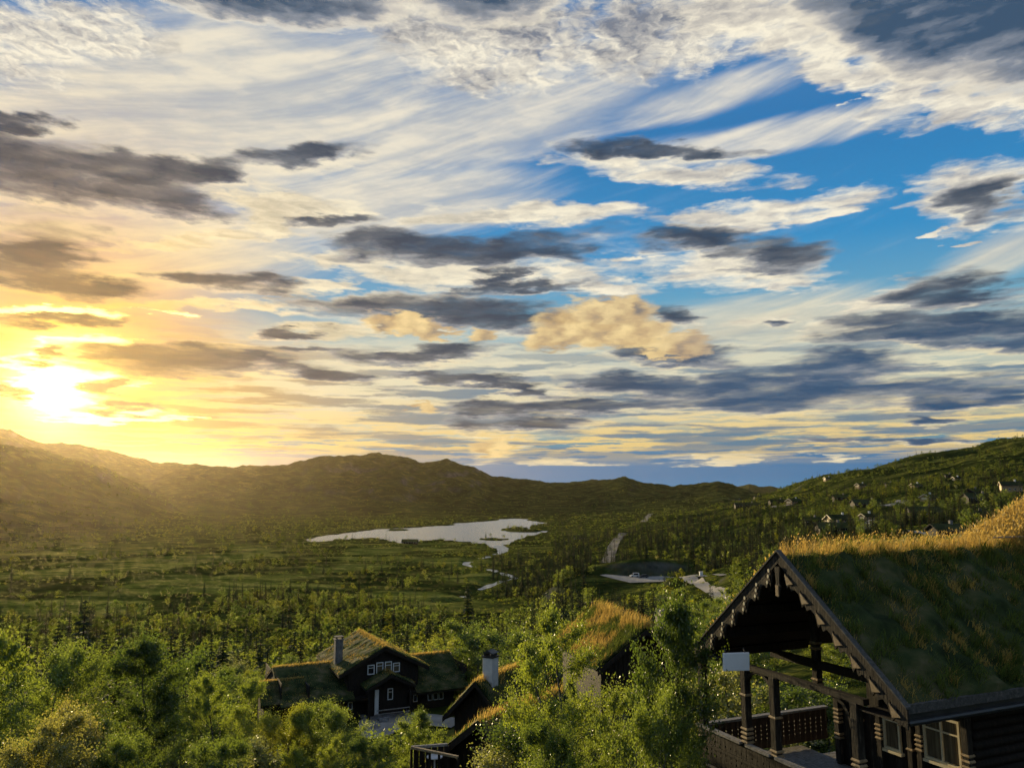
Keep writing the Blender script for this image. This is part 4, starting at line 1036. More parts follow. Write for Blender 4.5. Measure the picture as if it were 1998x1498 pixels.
    MB(LF).box(G0 - 0.02, 3.0, -2.86, 2.75, DZ - 0.30, DZ - 0.04).build('deck_frame', 'tarred_wood', root)
    # railings: boards with notched edges that leave diamond openings, grey handrail
    ZR = -6.40
    def rail_boards(axis, c0, c1, off, mat, step=0.21):
        c = c0; n_ = 0
        while c < c1 - 0.02:
            w_ = min(step, c1 - c) - 0.004
            def side(x, sgn):
                out = []
                for zc in (ZR - 0.30, ZR - 0.42, ZR - 0.54, ZR - 0.66)[: (4 if n_ % 1 == 0 else 0)]:
                    out += [(x, zc + 0.035), (x + sgn * 0.022, zc), (x, zc - 0.035)]
                return out
            prof = [(c, ZR - 0.06)] + side(c, 1) + [(c, DZ + 0.06), (c + w_, DZ + 0.06)] + [(x, z) for x, z in side(c + w_, -1)[::-1]] + [(c + w_, ZR - 0.06)]
            if axis == 'b': MB(LF).prism([(off, x, z) for x, z in prof], (0.03, 0, 0)).build('rail_board', mat, root)
            else: MB(LF).prism([(x, off, z) for x, z in prof], (0, 0.03, 0)).build('rail_board', mat, root)
            c += step; n_ += 1
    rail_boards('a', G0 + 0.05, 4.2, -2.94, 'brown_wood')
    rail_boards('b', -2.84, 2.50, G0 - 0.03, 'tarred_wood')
    MB(LF).box(G0 - 0.08, 4.2, -3.02, -2.84, ZR - 0.06, ZR).build('handrail', 'grey_wood', root)
    for lo_, hi_ in ((-2.84, b1_ - 0.10), (b1_ + 0.10, b2_ - 0.10), (b2_ + 0.10, 2.52)):
        MB(LF).box(G0 - 0.09, G0 + 0.09, lo_, hi_, ZR - 0.058, ZR + 0.002).build('handrail', 'grey_wood', root)
    for zz in (ZR - 0.45, ZR - 0.9):
        MB(LF).box(G0 - 0.055, G0 - 0.032, -2.84, 2.5, zz - 0.04, zz + 0.04).build('rail_batten', 'tarred_wood', root)
    # west wall of vertical planks with windows and carved pilasters
    SW = 3.0
    t_scr = on_a(1627, 1400, SW)[0]; t_full = on_a(1692, 1400, SW)[0]; TE = 2.75
    w1 = (on_a(1727, 1430, SW)[0], on_a(1759, 1430, SW)[0]); w2 = (on_a(1805, 1440, SW)[0], on_a(1877, 1450, SW)[0])
    z1a, z1b = on_a(1742, 1402, SW)[1], on_a(1742, 1461, SW)[1]; z2a, z2b = on_a(1840, 1398, SW)[1], on_a(1840, 1487, SW)[1]
    z_scr = on_a(1650, 1367, SW)[1]
    b = t_scr; k = 0; wv_ = 0.135
    while b < TE - 0.02:
        e = min(b + wv_, TE)
        top = z_scr if e <= t_full + 0.05 else min(RZ - abs((b + e) / 2 - TC) * sl - 0.36, -2.4)
        segs = [(DZ - 2.2, top)]
        for (c0, c1), za, zb_ in ((w1, z1b, z1a), (w2, z2b, z2a)):
            if e > c0 + 0.01 and b < c1 - 0.01:
                segs = [(DZ - 2.2, za), (zb_, top)]
        for z0_, z1_ in segs:
            MB(LF).box(SW + 0.006 * (k % 2), SW + 0.05, b, e - 0.006, z0_, z1_).build('wall_plank', 'carved_wood' if k % 3 == 0 else 'tarred_wood', root)
        b += wv_; k += 1
    MB(LF).box(SW + 0.055, 12.0, t_full, TE - 0.05, DZ - 2.2, EZ + 0.1).build('body_wall', 'tarred_wood', root)
    window(LF, root, 'b', w1[0], w1[1], z1b, z1a, SW, 0.07, 0.055, 0, 0, casing=True)
    window(LF, root, 'b', w2[0], w2[1], z2b, z2a, SW, 0.07, 0.055, 1, 1, casing=True)
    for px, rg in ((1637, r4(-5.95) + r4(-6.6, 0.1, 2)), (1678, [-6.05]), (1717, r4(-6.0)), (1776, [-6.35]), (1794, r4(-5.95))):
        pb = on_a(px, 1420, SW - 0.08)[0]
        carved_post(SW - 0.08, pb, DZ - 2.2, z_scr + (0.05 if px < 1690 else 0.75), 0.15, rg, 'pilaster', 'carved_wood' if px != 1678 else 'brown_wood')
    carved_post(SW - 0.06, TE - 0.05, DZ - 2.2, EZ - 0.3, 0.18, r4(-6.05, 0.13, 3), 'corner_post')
    # south wall logs
    zz = DZ - 2.2; k = 0
    while zz < EZ - 0.32:
        MB(LF).tube([(SW + 0.04, TE, zz + 0.11), (12.5, TE, zz + 0.11)], 0.115, 8).build('wall_log', 'tarred_wood', root, smooth=True); zz += 0.215; k += 1
    # foundation
    MB(LF).box(G0, 12.5, -2.8, 2.6, -10.6, DZ - 0.31).build('foundation', 'stone', root)
    return root
near_lodge()
# white panel hung under the tie beam
def hung_panel():
    d = ray(1438, 1291) * 18.75; o = empty('hung_panel', (d[0], d[1], CAM_Z + d[2] - 0.22))
    tag(o, 'flat white rectangular panel hung beside the veranda post under the open gable', 'panel')
    fr = Frame((d[0], d[1], CAM_Z + d[2]), (0.985, 0.17))
    mb = MB(fr).prism([(-0.35, 0, -0.205), (0.325, 0, -0.215), (0.36, 0.04, 0.205), (-0.32, 0.04, 0.205)], (0, 0.07, 0)); mb.build('face', 'panel', o, bevel=0.012)
    for s in (-1, 1): MB(fr).bar((s * 0.25, 0.07, 0.20), (s * 0.25, 0.16, 0.30), 0.025, 0.025).build('bracket', 'black_metal', o)
    MB(fr).box(-0.30, 0.30, 0.112, 0.14, -0.12, 0.14).build('back_box', 'black_metal', o)
hung_panel()

# ------------------------------------------------------------------ the big house in the dip
def turf_gable(fr, root, a0, a1, ac, b0, b1, rz, ez, grass=1500, gh=0.22, seed=1, along='b', dry=0.5, th=0.2, gold=0.0):
    """a gabled turf roof; ridge runs along b (or a), eaves at a0 / a1"""
    out = []
    for e in (a0, a1):
        if along == 'b':
            q = [(ac, b0, rz - 0.12), (e, b0, ez - 0.12), (e, b0, ez), (ac, b0, rz)]; off = (0, b1 - b0, 0)
            cr = [(ac, b0 + 0.05, rz), (ac, b1, rz), (e, b1, ez), (e, b0 + 0.05, ez)]
        else:
            q = [(b0, ac, rz - 0.12), (b0, e, ez - 0.12), (b0, e, ez), (b0, ac, rz)]; off = (b1 - b0, 0, 0)
            cr = [(b0, ac, rz), (b1, ac, rz), (b1, e, ez), (b0, e, ez)]
        rf = MB(fr).prism(q, off).build('roof', 'tarred_wood', root)
        turf_slab(fr, cr, th, 36, 18, rf, 0.09, seed + int(e * 7) % 50)
        P = turf_points(cr, grass, seed + 11, th); d = fbm(P[:, 0] * 0.7 + seed, P[:, 1] * 0.7, 3)
        v, f = blades(fr, P[d < 0.15], (0.1, 0, 1), gh, 0.012, 0, seed + 12, 0.8); stuff_part('short_grass', v, f, 'green_grass', rf)
        if (d > -0.1).sum() > 10:
            v, f = blades(fr, P[d > -0.1][::2], (0.1, 0, 1), gh * 1.2, 0.012, 0.0, seed + 13, 0.7); stuff_part('withered_grass', v, f, 'dry_grass', rf)
        out.append(rf)
    g = np.random.default_rng(seed + 3); n = int(abs(b1 - b0) * 130); t = g.uniform(b0, b1, n); s_ = g.normal(0, 0.22, n); sl = (rz - ez) / max(abs(a1 - ac), 0.1)
    B = np.stack([ac + s_, t, rz + th * 0.8 - np.abs(s_) * sl], 1) if along == 'b' else np.stack([t, ac + s_, rz + th * 0.8 - np.abs(s_) * sl], 1)
    v, f = blades(fr, B, (0.1, 0, 1), gh * 1.7, 0.013, 0.0, seed + 4, 0.5); stuff_part('ridge_grass', v, f, 'dry_grass', root)
    return out
def verge(fr, root, a0, a1, ac, b, rz, ez, w=0.24, mat='tarred_wood'):
    for e in (a0, a1):
        MB(fr).prism([(ac, b, rz - w), (e, b, ez - w), (e, b, ez + 0.06), (ac, b, rz + 0.06)], (0, -0.05, 0)).build('bargeboard', mat, root)
def big_house():
    fr = Frame((HOUSE2[0], HOUSE2[1], HOUSE2[2]), (0.902, 0.431))
    GZ = -5.95
    root = empty('turf_roof_house', fr.P(0, 2, GZ))
    tag(root, 'large dark timber house with tall front gable, porch and golden rimmed turf roof', 'house')
    W = lambda *a: MB(fr).box(*a)
    # bodies
    W(-6.0, 7.0, 0.0, 8.6, GZ - 0.5, -4.30).build('body_wall', 'tarred_wood', root)
    mb = MB(fr).prism([(-3.35, 0.0, -4.40), (3.35, 0.0, -4.40), (3.35, 0.0, -1.85), (0, 0.0, -0.22), (-3.35, 0.0, -1.85)], (0, 9.0, 0)); mb.build('gable_wall', 'tarred_wood', root)
    for k in range(24):       # upright boarding of the gable
        x = -3.3 + k * 0.275; top = -0.22 - abs(x + 0.13) * 0.487
        W(x, x + 0.262, -0.035 - 0.012 * (k % 2), -0.002, -4.35, top - 0.12).build('board', 'tarred_wood', root)
    # main roof, ridge along the house, with the tall cross gable through it
    turf_gable(fr, root, -1.05, 10.0, 4.5, -9.4, -2.9, -1.90, -4.20, 3000, 0.12, 40, 'a')
    turf_gable(fr, root, -1.05, 10.0, 4.5, 2.9, 8.3, -1.95, -4.25, 3000, 0.12, 60, 'a')
    r3 = turf_gable(fr, root, -4.3, 4.3, 0.0, -0.45, 9.6, 0.0, -2.15, 6000, 0.13, 80, 'b')
    verge(fr, root, -4.3, 4.3, 0.0, -0.45, 0.0, -2.15)
    W(-2.9, 2.9, -1.0, -0.1, -4.30, -4.05).build('pent_roof', 'tarred_wood', root)
    for e in (-9.3, 8.2): W(e, e + 0.06, -0.2, 9.2, -4.4, -2.3).build('end_board', 'tarred_wood', root)
    W(-9.4, -6.0, 0.3, 8.4, GZ - 0.5, -4.3).build('side_wall', 'tarred_wood', root)
    # porch
    turf_gable(fr, root, -2.2, 2.4, 0.1, -2.2, 0.0, -2.12, -3.22, 500, 0.16, 100, 'b')
    verge(fr, root, -2.2, 2.4, 0.1, -2.2, -2.12, -3.22, 0.2)
    MB(fr).prism([(-1.7, -1.2, -3.1), (1.9, -1.2, -3.1), (0.1, -1.2, -2.35)], (0, 0.05, 0)).build('porch_gable', 'tarred_wood', root)
    W(-1.7, 1.9, -1.15, -0.05, GZ + 0.2, -3.12).build('porch_wall', 'tarred_wood', root)
    for x in (-1.85, 2.0): W(x - 0.1, x + 0.1, -2.0, -1.8, GZ, -3.15).build('porch_post', 'tarred_wood', root)
    W(-1.15, -0.80, -1.30, -1.16, GZ + 0.35, -3.45).build('door_leaf', 'white_paint', root)
    window(fr, root, 'a', 0.05, 0.55, -4.45, -3.45, -1.16, 0.06, 0.07, 0, 1, 'white_paint', 'glass')
    for k in range(2): W(-1.2, 1.9, -2.15, -2.09, GZ + 0.55 + 0.32 * k, GZ + 0.63 + 0.32 * k).build('porch_rail', 'grey_wood', root)
    W(-2.2, 2.3, -2.3, -0.1, GZ - 0.2, GZ + 0.22).build('porch_floor', 'stone', root)
    # windows of the gable: four, the outer two lower
    for k, (c, h, gl) in enumerate(((-1.25, 0.86, 'glass'), (-0.42, 1.02, 'curtain_glass'), (0.40, 1.02, 'curtain_glass'), (1.18, 0.84, 'curtain_glass'))):
        window(fr, root, 'a', c - 0.33, c + 0.33, -2.32, -2.32 + h, -0.05, 0.07, 0.075, 0, 1, 'white_paint', gl)
    for k in range(3): window(fr, root, 'a', 4.35 + k * 0.55, 4.83 + k * 0.55, -5.25, -4.60, 0.0, 0.06, 0.06, 0, 0, 'white_paint', 'glass')
    for c in (-4.6, -3.3, 2.9): window(fr, root, 'a', c, c + 0.42, -5.2, -4.55, 0.0, 0.06, 0.06, 0, 0, 'white_paint', 'glass')
    W(-6.1, 7.1, -0.06, -0.005, -4.46, -4.32).build('eave_board', 'brown_wood', root)
    # chimney of field stones
    mb = MB(fr); mb.box(-3.95, -3.25, 2.7, 3.4, -2.6, 0.50); ch = mb.build('chimney', 'stone', root)
    g = np.random.default_rng(3)
    for zz in np.arange(-1.6, 0.45, 0.2):
        for k in range(3):
            x = -3.95 + k * 0.235 + g.uniform(0, 0.03); W(x, x + 0.20, 2.655, 2.70, zz, zz + 0.165).build('stone', 'stone', ch)
    W(-4.05, -3.15, 2.6, 3.5, 0.50, 0.58).build('chimney_cap', 'stone', ch)
    for x in (-3.9, -3.35): W(x, x + 0.1, 2.75, 3.35, 0.58, 0.74).build('cowl_leg', 'black_metal', ch)
    W(-4.0, -3.2, 2.65, 3.45, 0.74, 0.79).build('cowl', 'black_metal', ch)
    # low left wing
    W(-10.6, -7.2, 0.2, 4.0, GZ - 0.6, -4.0).build('wing_wall', 'tarred_wood', root)
    turf_gable(fr, root, -0.35, 4.4, 2.0, -11.0, -6.9, -2.55, -4.05, 3000, 0.12, 120, 'a')
    W(-6.95, -6.85, -0.4, 4.4, -4.3, -2.7).build('end_board', 'tarred_wood', root)
    return root
big_house()

# ------------------------------------------------------------------ small turf houses near by
def small_house(name, label, apex_px, depth, e1, hw, drop, length, wall, chimney=None, grass=1800, gh=0.22, seed=200, wins=(), gable='tarred_wood', ridge_sag=0.0):
    P0 = ray(*apex_px) * depth; fr = Frame((P0[0], P0[1], P0[2] + CAM_Z), e1)
    root = empty(name, fr.P(0, length / 2, -drop - wall))
    tag(root, label, 'cabin')
    turf_gable(fr, root, -hw, hw, 0.0, 0.0, length, 0.0, -drop, grass, gh, seed, 'b')
    verge(fr, root, -hw, hw, 0.0, 0.0, 0.0, -drop, 0.22)
    hw2 = hw - 0.45; z2 = -drop * hw2 / hw
    MB(fr).prism([(-hw2, 0.7, -drop - wall), (hw2, 0.7, -drop - wall), (hw2, 0.7, z2 - 0.15), (0, 0.7, -0.15), (-hw2, 0.7, z2 - 0.15)], (0, length - 1.2, 0)).build('wall', gable, root)
    for k in range(int(2 * hw2 / 0.26)):
        x = -hw2 + k * 0.26; top = -0.15 - abs(x + 0.13) * drop / hw
        MB(fr).box(x + 0.01, x + 0.25, 0.66 - 0.01 * (k % 2), 0.698, -drop - wall, top - 0.12).build('board', gable, root)
    for (c, z, w_, h_) in wins: window(fr, root, 'a', c - w_ / 2, c + w_ / 2, z, z + h_, 0.65, 0.06, 0.06, 1, 0, 'white_paint', 'glass')
    if chimney:
        a, b, w_, zt, mt = chimney
        ch = MB(fr).box(a - w_ / 2, a + w_ / 2, b - w_ / 2, b + w_ / 2, -1.2, zt).build('chimney', mt, root, bevel=0.02)
        MB(fr).box(a - w_ / 2 - 0.05, a + w_ / 2 + 0.05, b - w_ / 2 - 0.05, b + w_ / 2 + 0.05, zt, zt + 0.10).build('chimney_cap', 'black_metal', ch)
        for s in (-1, 1): MB(fr).box(a + s * w_ * 0.36 - 0.04, a + s * w_ * 0.36 + 0.04, b - w_ * 0.4, b + w_ * 0.4, zt + 0.10, zt + 0.28).build('cowl_leg', 'black_metal', ch)
        MB(fr).prism([(a - w_ * 0.55, b - w_ * 0.5, zt + 0.28), (a + w_ * 0.55, b - w_ * 0.5, zt + 0.28), (a, b - w_ * 0.5, zt + 0.46)], (0, w_, 0)).build('cowl', 'black_metal', ch)
    return fr, root
frA, hA = small_house('turf_roof_cabin', 'dark turf roofed cabin with a tall white chimney, in front of the big house', (927, 1332), 48, (0.86, -0.51), 2.45, 2.45, 7.5, 2.4, (0.25, 1.4, 0.74, 1.35, 'plaster'), 2200, 0.24, 210)
MB(frA).box(1.15, 1.28, 0.02, 0.14, -4.2, -1.45).build('corner_post', 'white_paint', hA)
# nearest small roof at the bottom of the picture, with a pale framed deck corner
frB, hB = small_house('turf_roof_cabin', 'low turf roof nearest the bottom edge, overgrown with shrubs, beside a railed deck', (931, 1411), 33, (0.80, -0.60), 3.1, 2.35, 6.5, 1.8, None, 3500, 0.26, 230)
def deck_corner():
    d0 = ray(803, 1457) * 33.0
    fr = Frame((d0[0], d0[1], CAM_Z + d0[2]), (0.97, 0.24))
    root = empty('railed_deck', fr.P(0.8, -0.5, -1.1)); tag(root, 'corner of a timber deck with pale handrails beside the overgrown low roof', 'deck')
    MB(fr).box(0, 1.55, -0.06, 0.06, -0.05, 0.05).build('handrail', 'grey_wood', root)
    MB(fr).bar((0, 0, 0), (1.75, -1.55, -0.05), 0.13, 0.09).build('handrail', 'tan_wood', root)
    for k in range(6):
        t = k / 5; MB(fr).box(1.75 * t - 0.05, 1.75 * t + 0.05, -1.55 * t - 0.02, -1.55 * t + 0.02, -1.0, -0.07).build('rail_board', 'tarred_wood', root)
    for k in range(6): MB(fr).box(0.1 + 0.26 * k, 0.32 + 0.26 * k, -0.02, 0.02, -1.0, -0.055).build('rail_board', 'tarred_wood', root)
    for k in range(7): MB(fr).box(0.0 + 0.25 * k, 0.24 + 0.25 * k, -1.6 * k / 7 - 0.1, -0.03, -1.06, -1.02).build('deck_board', 'grey_wood', root)
    t = empty('round_table', fr.P(0.95, -0.35, -1.02)); tag(t, 'small round white garden table standing on the railed deck', 'table')
    MB(fr).tube([(0.95, -0.35, -0.36), (0.95, -0.35, -0.32)], 0.34, 20).build('table_top', 'white_paint', t)
    MB(fr).tube([(0.95, -0.35, -1.0), (0.95, -0.35, -0.36)], 0.035, 8).build('leg', 'white_paint', t)
    MB(fr).tube([(0.95, -0.35, -1.018), (0.95, -0.35, -0.99)], 0.22, 14).build('foot', 'white_paint', t)
deck_corner()
# sunlit roof between the two birches
frC, hC = small_house('turf_roof_cabin', 'cabin whose shaggy turf roof glows gold between the two near birches', (1262, 1230), 42, (0.97, 0.24), 2.9, 2.0, 8.0, 2.4, (2.4, 3.0, 0.75, 0.2, 'stone'), 9000, 0.42, 250)

# ------------------------------------------------------------------ cabins on the far slope
def far_cabin(px, py, wpx, turn, label, bright, storeys=1, chim=True, seed=0):
    x, y, z, r = hit(px, py)
    W_ = max(wpx * 0.86 / 1500.0 * r, 5.0)
    fr = Frame((x, y, z), (cos(radians(turn)), sin(radians(turn))))
    D_ = min(W_ * 0.62, 8.5); H_ = 2.1 * storeys; rise = D_ * 0.30
    root = empty('hill_cabin', (x, y, z)); tag(root, label, 'cabin', 'turf roofed cabins on the far slope')
    wall_m = 'tarred_wood' if not bright else 'tan_wood'  # tan stands in for sunlight on the timber of the bright cabins
    MB(fr).prism([(-W_ / 2, -D_ / 2, -2.0), (-W_ / 2, D_ / 2, -2.0), (-W_ / 2, D_ / 2, H_), (-W_ / 2, 0, H_ + rise * 0.92), (-W_ / 2, -D_ / 2, H_)], (W_, 0, 0)).build('wall', wall_m, root)
    for s in (-1, 1):
        MB(fr).prism([(-W_ / 2 - 0.6, 0, H_ + rise), (-W_ / 2 - 0.6, s * (D_ / 2 + 0.7), H_ - 0.35), (-W_ / 2 - 0.6, s * (D_ / 2 + 0.7), H_ + 0.05), (-W_ / 2 - 0.6, 0, H_ + rise + 0.4)], (W_ + 1.2, 0, 0)).build('roof', 'heath', root)
    if bright:
        for s in (-1, 1):
            MB(fr).bar((-W_ / 2 - 0.68, 0, H_ + rise + 0.1), (-W_ / 2 - 0.68, s * (D_ / 2 + 0.7), H_ - 0.2), 0.10, 0.50).build('bargeboard', 'pale_paint', root)
        MB(fr).box(-W_ / 2 - 0.08, -W_ / 2 - 0.01, -D_ * 0.32, D_ * 0.32, 0.5, H_ * 0.9).build('window_band', 'pale_paint', root)
    nwin = max(2, int(W_ / 3))
    for k in range(nwin):
        c = -W_ / 2 + W_ * (k + 0.5) / nwin
        w_ = MB(fr).box(c - 0.55, c + 0.55, -D_ / 2 - 0.07, -D_ / 2 - 0.005, 0.9, 2.0).build('window', 'white_paint', root)
        MB(fr).box(c - 0.45, c + 0.45, -D_ / 2 - 0.09, -D_ / 2 - 0.072, 1.0, 1.9).build('pane', 'glass', w_)
    if chim: MB(fr).box(W_ * 0.18, W_ * 0.18 + 1.0, -0.5, 0.5, H_, H_ + rise + 1.5).build('chimney', 'plaster' if bright else 'stone', root)
    return root
CABINS = [(1437, 976, 34, 10, 'pale gabled cabin at the left end of the hillside houses', 1), (1458, 990, 52, -5, 'long low turf roof at the left end of the hillside houses', 0), (1479, 973, 16, 5, 'tiny dark cabin above the long low roof at left', 0),
          (1517, 984, 34, 0, 'dark cabin beside the small gravel turnaround on the slope', 0), (1549, 982, 28, 25, 'bright fronted cabin right of the small gravel turnaround', 1), (1615, 938, 14, 10, 'lone pale cabin highest on the skyline shoulder', 1),
          (1680, 951, 20, 20, 'small cabin with pale chimney under the skyline shoulder', 1), (1640, 976, 28, -8, 'dark square cabin left of the long white fronted house', 0), (1691, 988, 58, 0, 'long house with a row of white framed windows', 0),
          (1787, 952, 18, 15, 'small cabin with white chimney high on the slope', 1), (1812, 977, 30, 35, 'cabin with bright pale gable above the wide dark roof', 1), (1900, 967, 32, 30, 'dark gabled cabin near the upper right, grey verge boards', 0),
          (1973, 959, 34, -20, 'two storey pale fronted cabin at the right edge', 1, 2), (1802, 1006, 56, -10, 'wide dark turf roof right of the gravel drive', 0), (1584, 1022, 32, 0, 'low dark cabin left of the twin gables', 0),
          (1636, 1020, 48, 12, 'house with twin pale gables in the middle of the slope', 1), (1624, 1038, 60, -4, 'broad dark roof just below the twin gabled house', 0), (1692, 1014, 26, 20, 'small pale cabin by the top of the gravel drive', 1),
          (1845, 1046, 58, 10, 'dark turf roof just above the golden ridge grass', 0), (1903, 1014, 40, -15, 'dark cabin half hidden by scrub near the golden grass', 0), (1908, 979, 50, 0, 'long low dark roof below the dark gabled cabin', 0),
          (1850, 932, 13, 0, 'tiny cabin on the upper slope, left of its neighbour', 0), (1866, 938, 13, 10, 'tiny pale cabin on the upper slope, right of its neighbour', 1), (1735, 950, 14, 0, 'tiny dark cabin alone in the upper scrub', 0)]
for k, c in enumerate(CABINS): far_cabin(c[0], c[1], c[2], c[3], c[4], c[5], c[6] if len(c) > 6 else 1, True, k)
# boathouse by the lake, shelter in the wood
far_cabin(800, 1060, 34, 0, 'dark cabin by the near shore of the lake', 0, 1, False)
far_cabin(1132, 1052, 26, 0, 'dark cabin among spruces right of the lake', 0, 1, False)

# ------------------------------------------------------------------ cars in the car park
def car(px, py, turn, paint, label, van=False):
    d = ray(px, py); k = (PARK[2] + 0.2 - CAM_Z) / d[2]
    fr = Frame((d[0] * k, d[1] * k, PARK[2] + 0.2), (cos(radians(turn)), sin(radians(turn))))
    root = empty('parked_car', fr.P(0, 0, 0)); tag(root, label, 'car')
    h = 1.9 if van else 1.5
    body = [(-2.2, -0.85, 0.30), (2.2, -0.85, 0.30), (2.25, -0.85, 0.75), (1.3, -0.85, 0.95), (0.7, -0.85, h - 0.05), (-1.5 if not van else -2.1, -0.85, h), (-2.2, -0.85, 0.95)]
    MB(fr).prism(body, (0, 1.7, 0)).build('body', paint, root, bevel=0.06)
    for s, yy in ((-1, -0.858), (1, 0.852)):
        MB(fr).prism([(1.05, yy, 1.0), (0.62, yy, h - 0.12), (-1.45, yy, h - 0.10), (-1.8, yy, 1.0)], (0, 0.008, 0)).build('side_window', 'glass', root)
    MB(fr).prism([(1.30, -0.7, 0.98), (1.30, 0.7, 0.98), (0.74, 0.62, h - 0.08), (0.74, -0.62, h - 0.08)], (0.03, 0, 0.02)).build('windscreen', 'glass', root)
    for x in (-1.35, 1.4):
        for s in (-1, 1):
            w_ = MB(fr).tube([(x, s * 0.74, 0.32), (x, s * 0.90, 0.32)], 0.33, 14).build('wheel', 'rubber', root)
            MB(fr).tube([(x, s * 0.895, 0.32), (x, s * 0.915, 0.32)], 0.19, 10).build('rim', 'lead_metal', w_)
    for s in (-1, 1): MB(fr).box(2.22, 2.27, s * 0.6 - 0.15, s * 0.6 + 0.15, 0.62, 0.74).build('headlight', 'white_paint', root)
car(1238, 1125, 195, 'car_white', 'white van parked at the foot of the grassy bank', True)
car(1256, 1126.5, 188, 'car_dark', 'dark car parked just right of the white van')
def cabinet():
    x, y, z, r = hit(1368, 1124)
    fr = Frame((x, y, z), (1, 0.1)); root = empty('utility_cabinet', (x, y, z)); tag(root, 'white utility cabinet standing by the road junction', 'cabinet')
    MB(fr).box(-0.65, 0.65, -0.35, 0.35, 0.25, 1.75).build('casing', 'white_paint', root, bevel=0.03)
    MB(fr).box(-0.55, 0.55, -0.25, 0.25, -0.6, 0.25).build('plinth', 'stone', root)
    MB(fr).prism([(-0.72, -0.42, 1.75), (0.72, -0.42, 1.75), (0.72, 0.42, 1.75), (-0.72, 0.42, 1.75)], (0, 0, 0.10)).build('lid', 'white_paint', root)
    MB(fr).box(-0.02, 0.02, -0.365, -0.352, 0.3, 1.7).build('door_gap', 'black_metal', root)
cabinet()
# boulders along the yard of the big house
def boulder(px, py, size, label, seed):
    x, y, z, r = hit(px, py); g = np.random.default_rng(seed)
    bm = bmesh.new(); bmesh.ops.create_icosphere(bm, subdivisions=3, radius=size)
    for v_ in bm.verts:
        n_ = float(fbm(np.array([v_.co.x * 1.3 / size + seed]), np.array([v_.co.y * 1.3 / size + v_.co.z / size]), 3)[0]); v_.co *= 1 + 0.35 * n_; v_.co.z *= 0.68
    me = bpy.data.meshes.new('boulder'); bm.to_mesh(me); bm.free(); me.materials.append(MAT['stone'])
    o = link('boulder', me, None, (x, y, z + size * 0.3)); tag(o, label, 'boulder')
for k, (px, py, s_, lb) in enumerate(((738, 1404, 0.42, 'grey boulder highest up the gravel yard'), (748, 1412, 0.55, 'largest grey boulder in the middle of the gravel yard'), (733, 1424, 0.40, 'grey boulder lowest on the gravel yard'), (756, 1405, 0.34, 'small grey boulder by the porch steps'))): boulder(px, py, s_, lb, k)

# ------------------------------------------------------------------ trees: one generator per kind, a few variants each
def leaf_quads(C, size, g, flat=0.0, aspect=0.75):
    """small rhombic leaves at the points C with random attitudes"""
    n = len(C)
    d = g.normal(0, 1, (n, 3)); d[:, 2] *= (1 - flat); d /= np.linalg.norm(d, axis=1)[:, None]
    e = g.normal(0, 1, (n, 3)); e -= d * (e * d).sum(1)[:, None]; e /= np.linalg.norm(e, axis=1)[:, None]
    s = (size * g.uniform(0.6, 1.3, n))[:, None]
    v = np.concatenate([C - d * s * 0.5, C + e * s * 0.5 * aspect, C + d * s * 0.5, C - e * s * 0.5 * aspect])
    k = np.arange(n); return v, np.stack([k, n + k, 2 * n + k, 3 * n + k], 1)
def tubes(paths, sides):
    """list of (points, radii): one mesh of tapered tubes, quads"""
    V_ = []; F_ = []; base = 0
    for pts, rad in paths:
        pts = np.asarray(pts, float); n = len(pts); d = np.gradient(pts, axis=0); d /= np.maximum(np.linalg.norm(d, axis=1), 1e-6)[:, None]
        s = np.cross(d, [0.31, 0.9, 0.2]); s /= np.linalg.norm(s, axis=1)[:, None]; t = np.cross(d, s)
        a = np.arange(sides) * 2 * pi / sides
        ring = pts[:, None] + np.asarray(rad)[:, None, None] * (np.cos(a)[None, :, None] * s[:, None] + np.sin(a)[None, :, None] * t[:, None])
        V_.append(ring.reshape(-1, 3)); i, j = np.meshgrid(np.arange(n - 1), np.arange(sides), indexing='ij'); i = i.ravel(); j = j.ravel(); j2 = (j + 1) % sides
        F_.append(np.stack([i * sides + j, i * sides + j2, (i + 1) * sides + j2, (i + 1) * sides + j], 1) + base); base += n * sides
    return np.concatenate(V_), np.concatenate(F_)
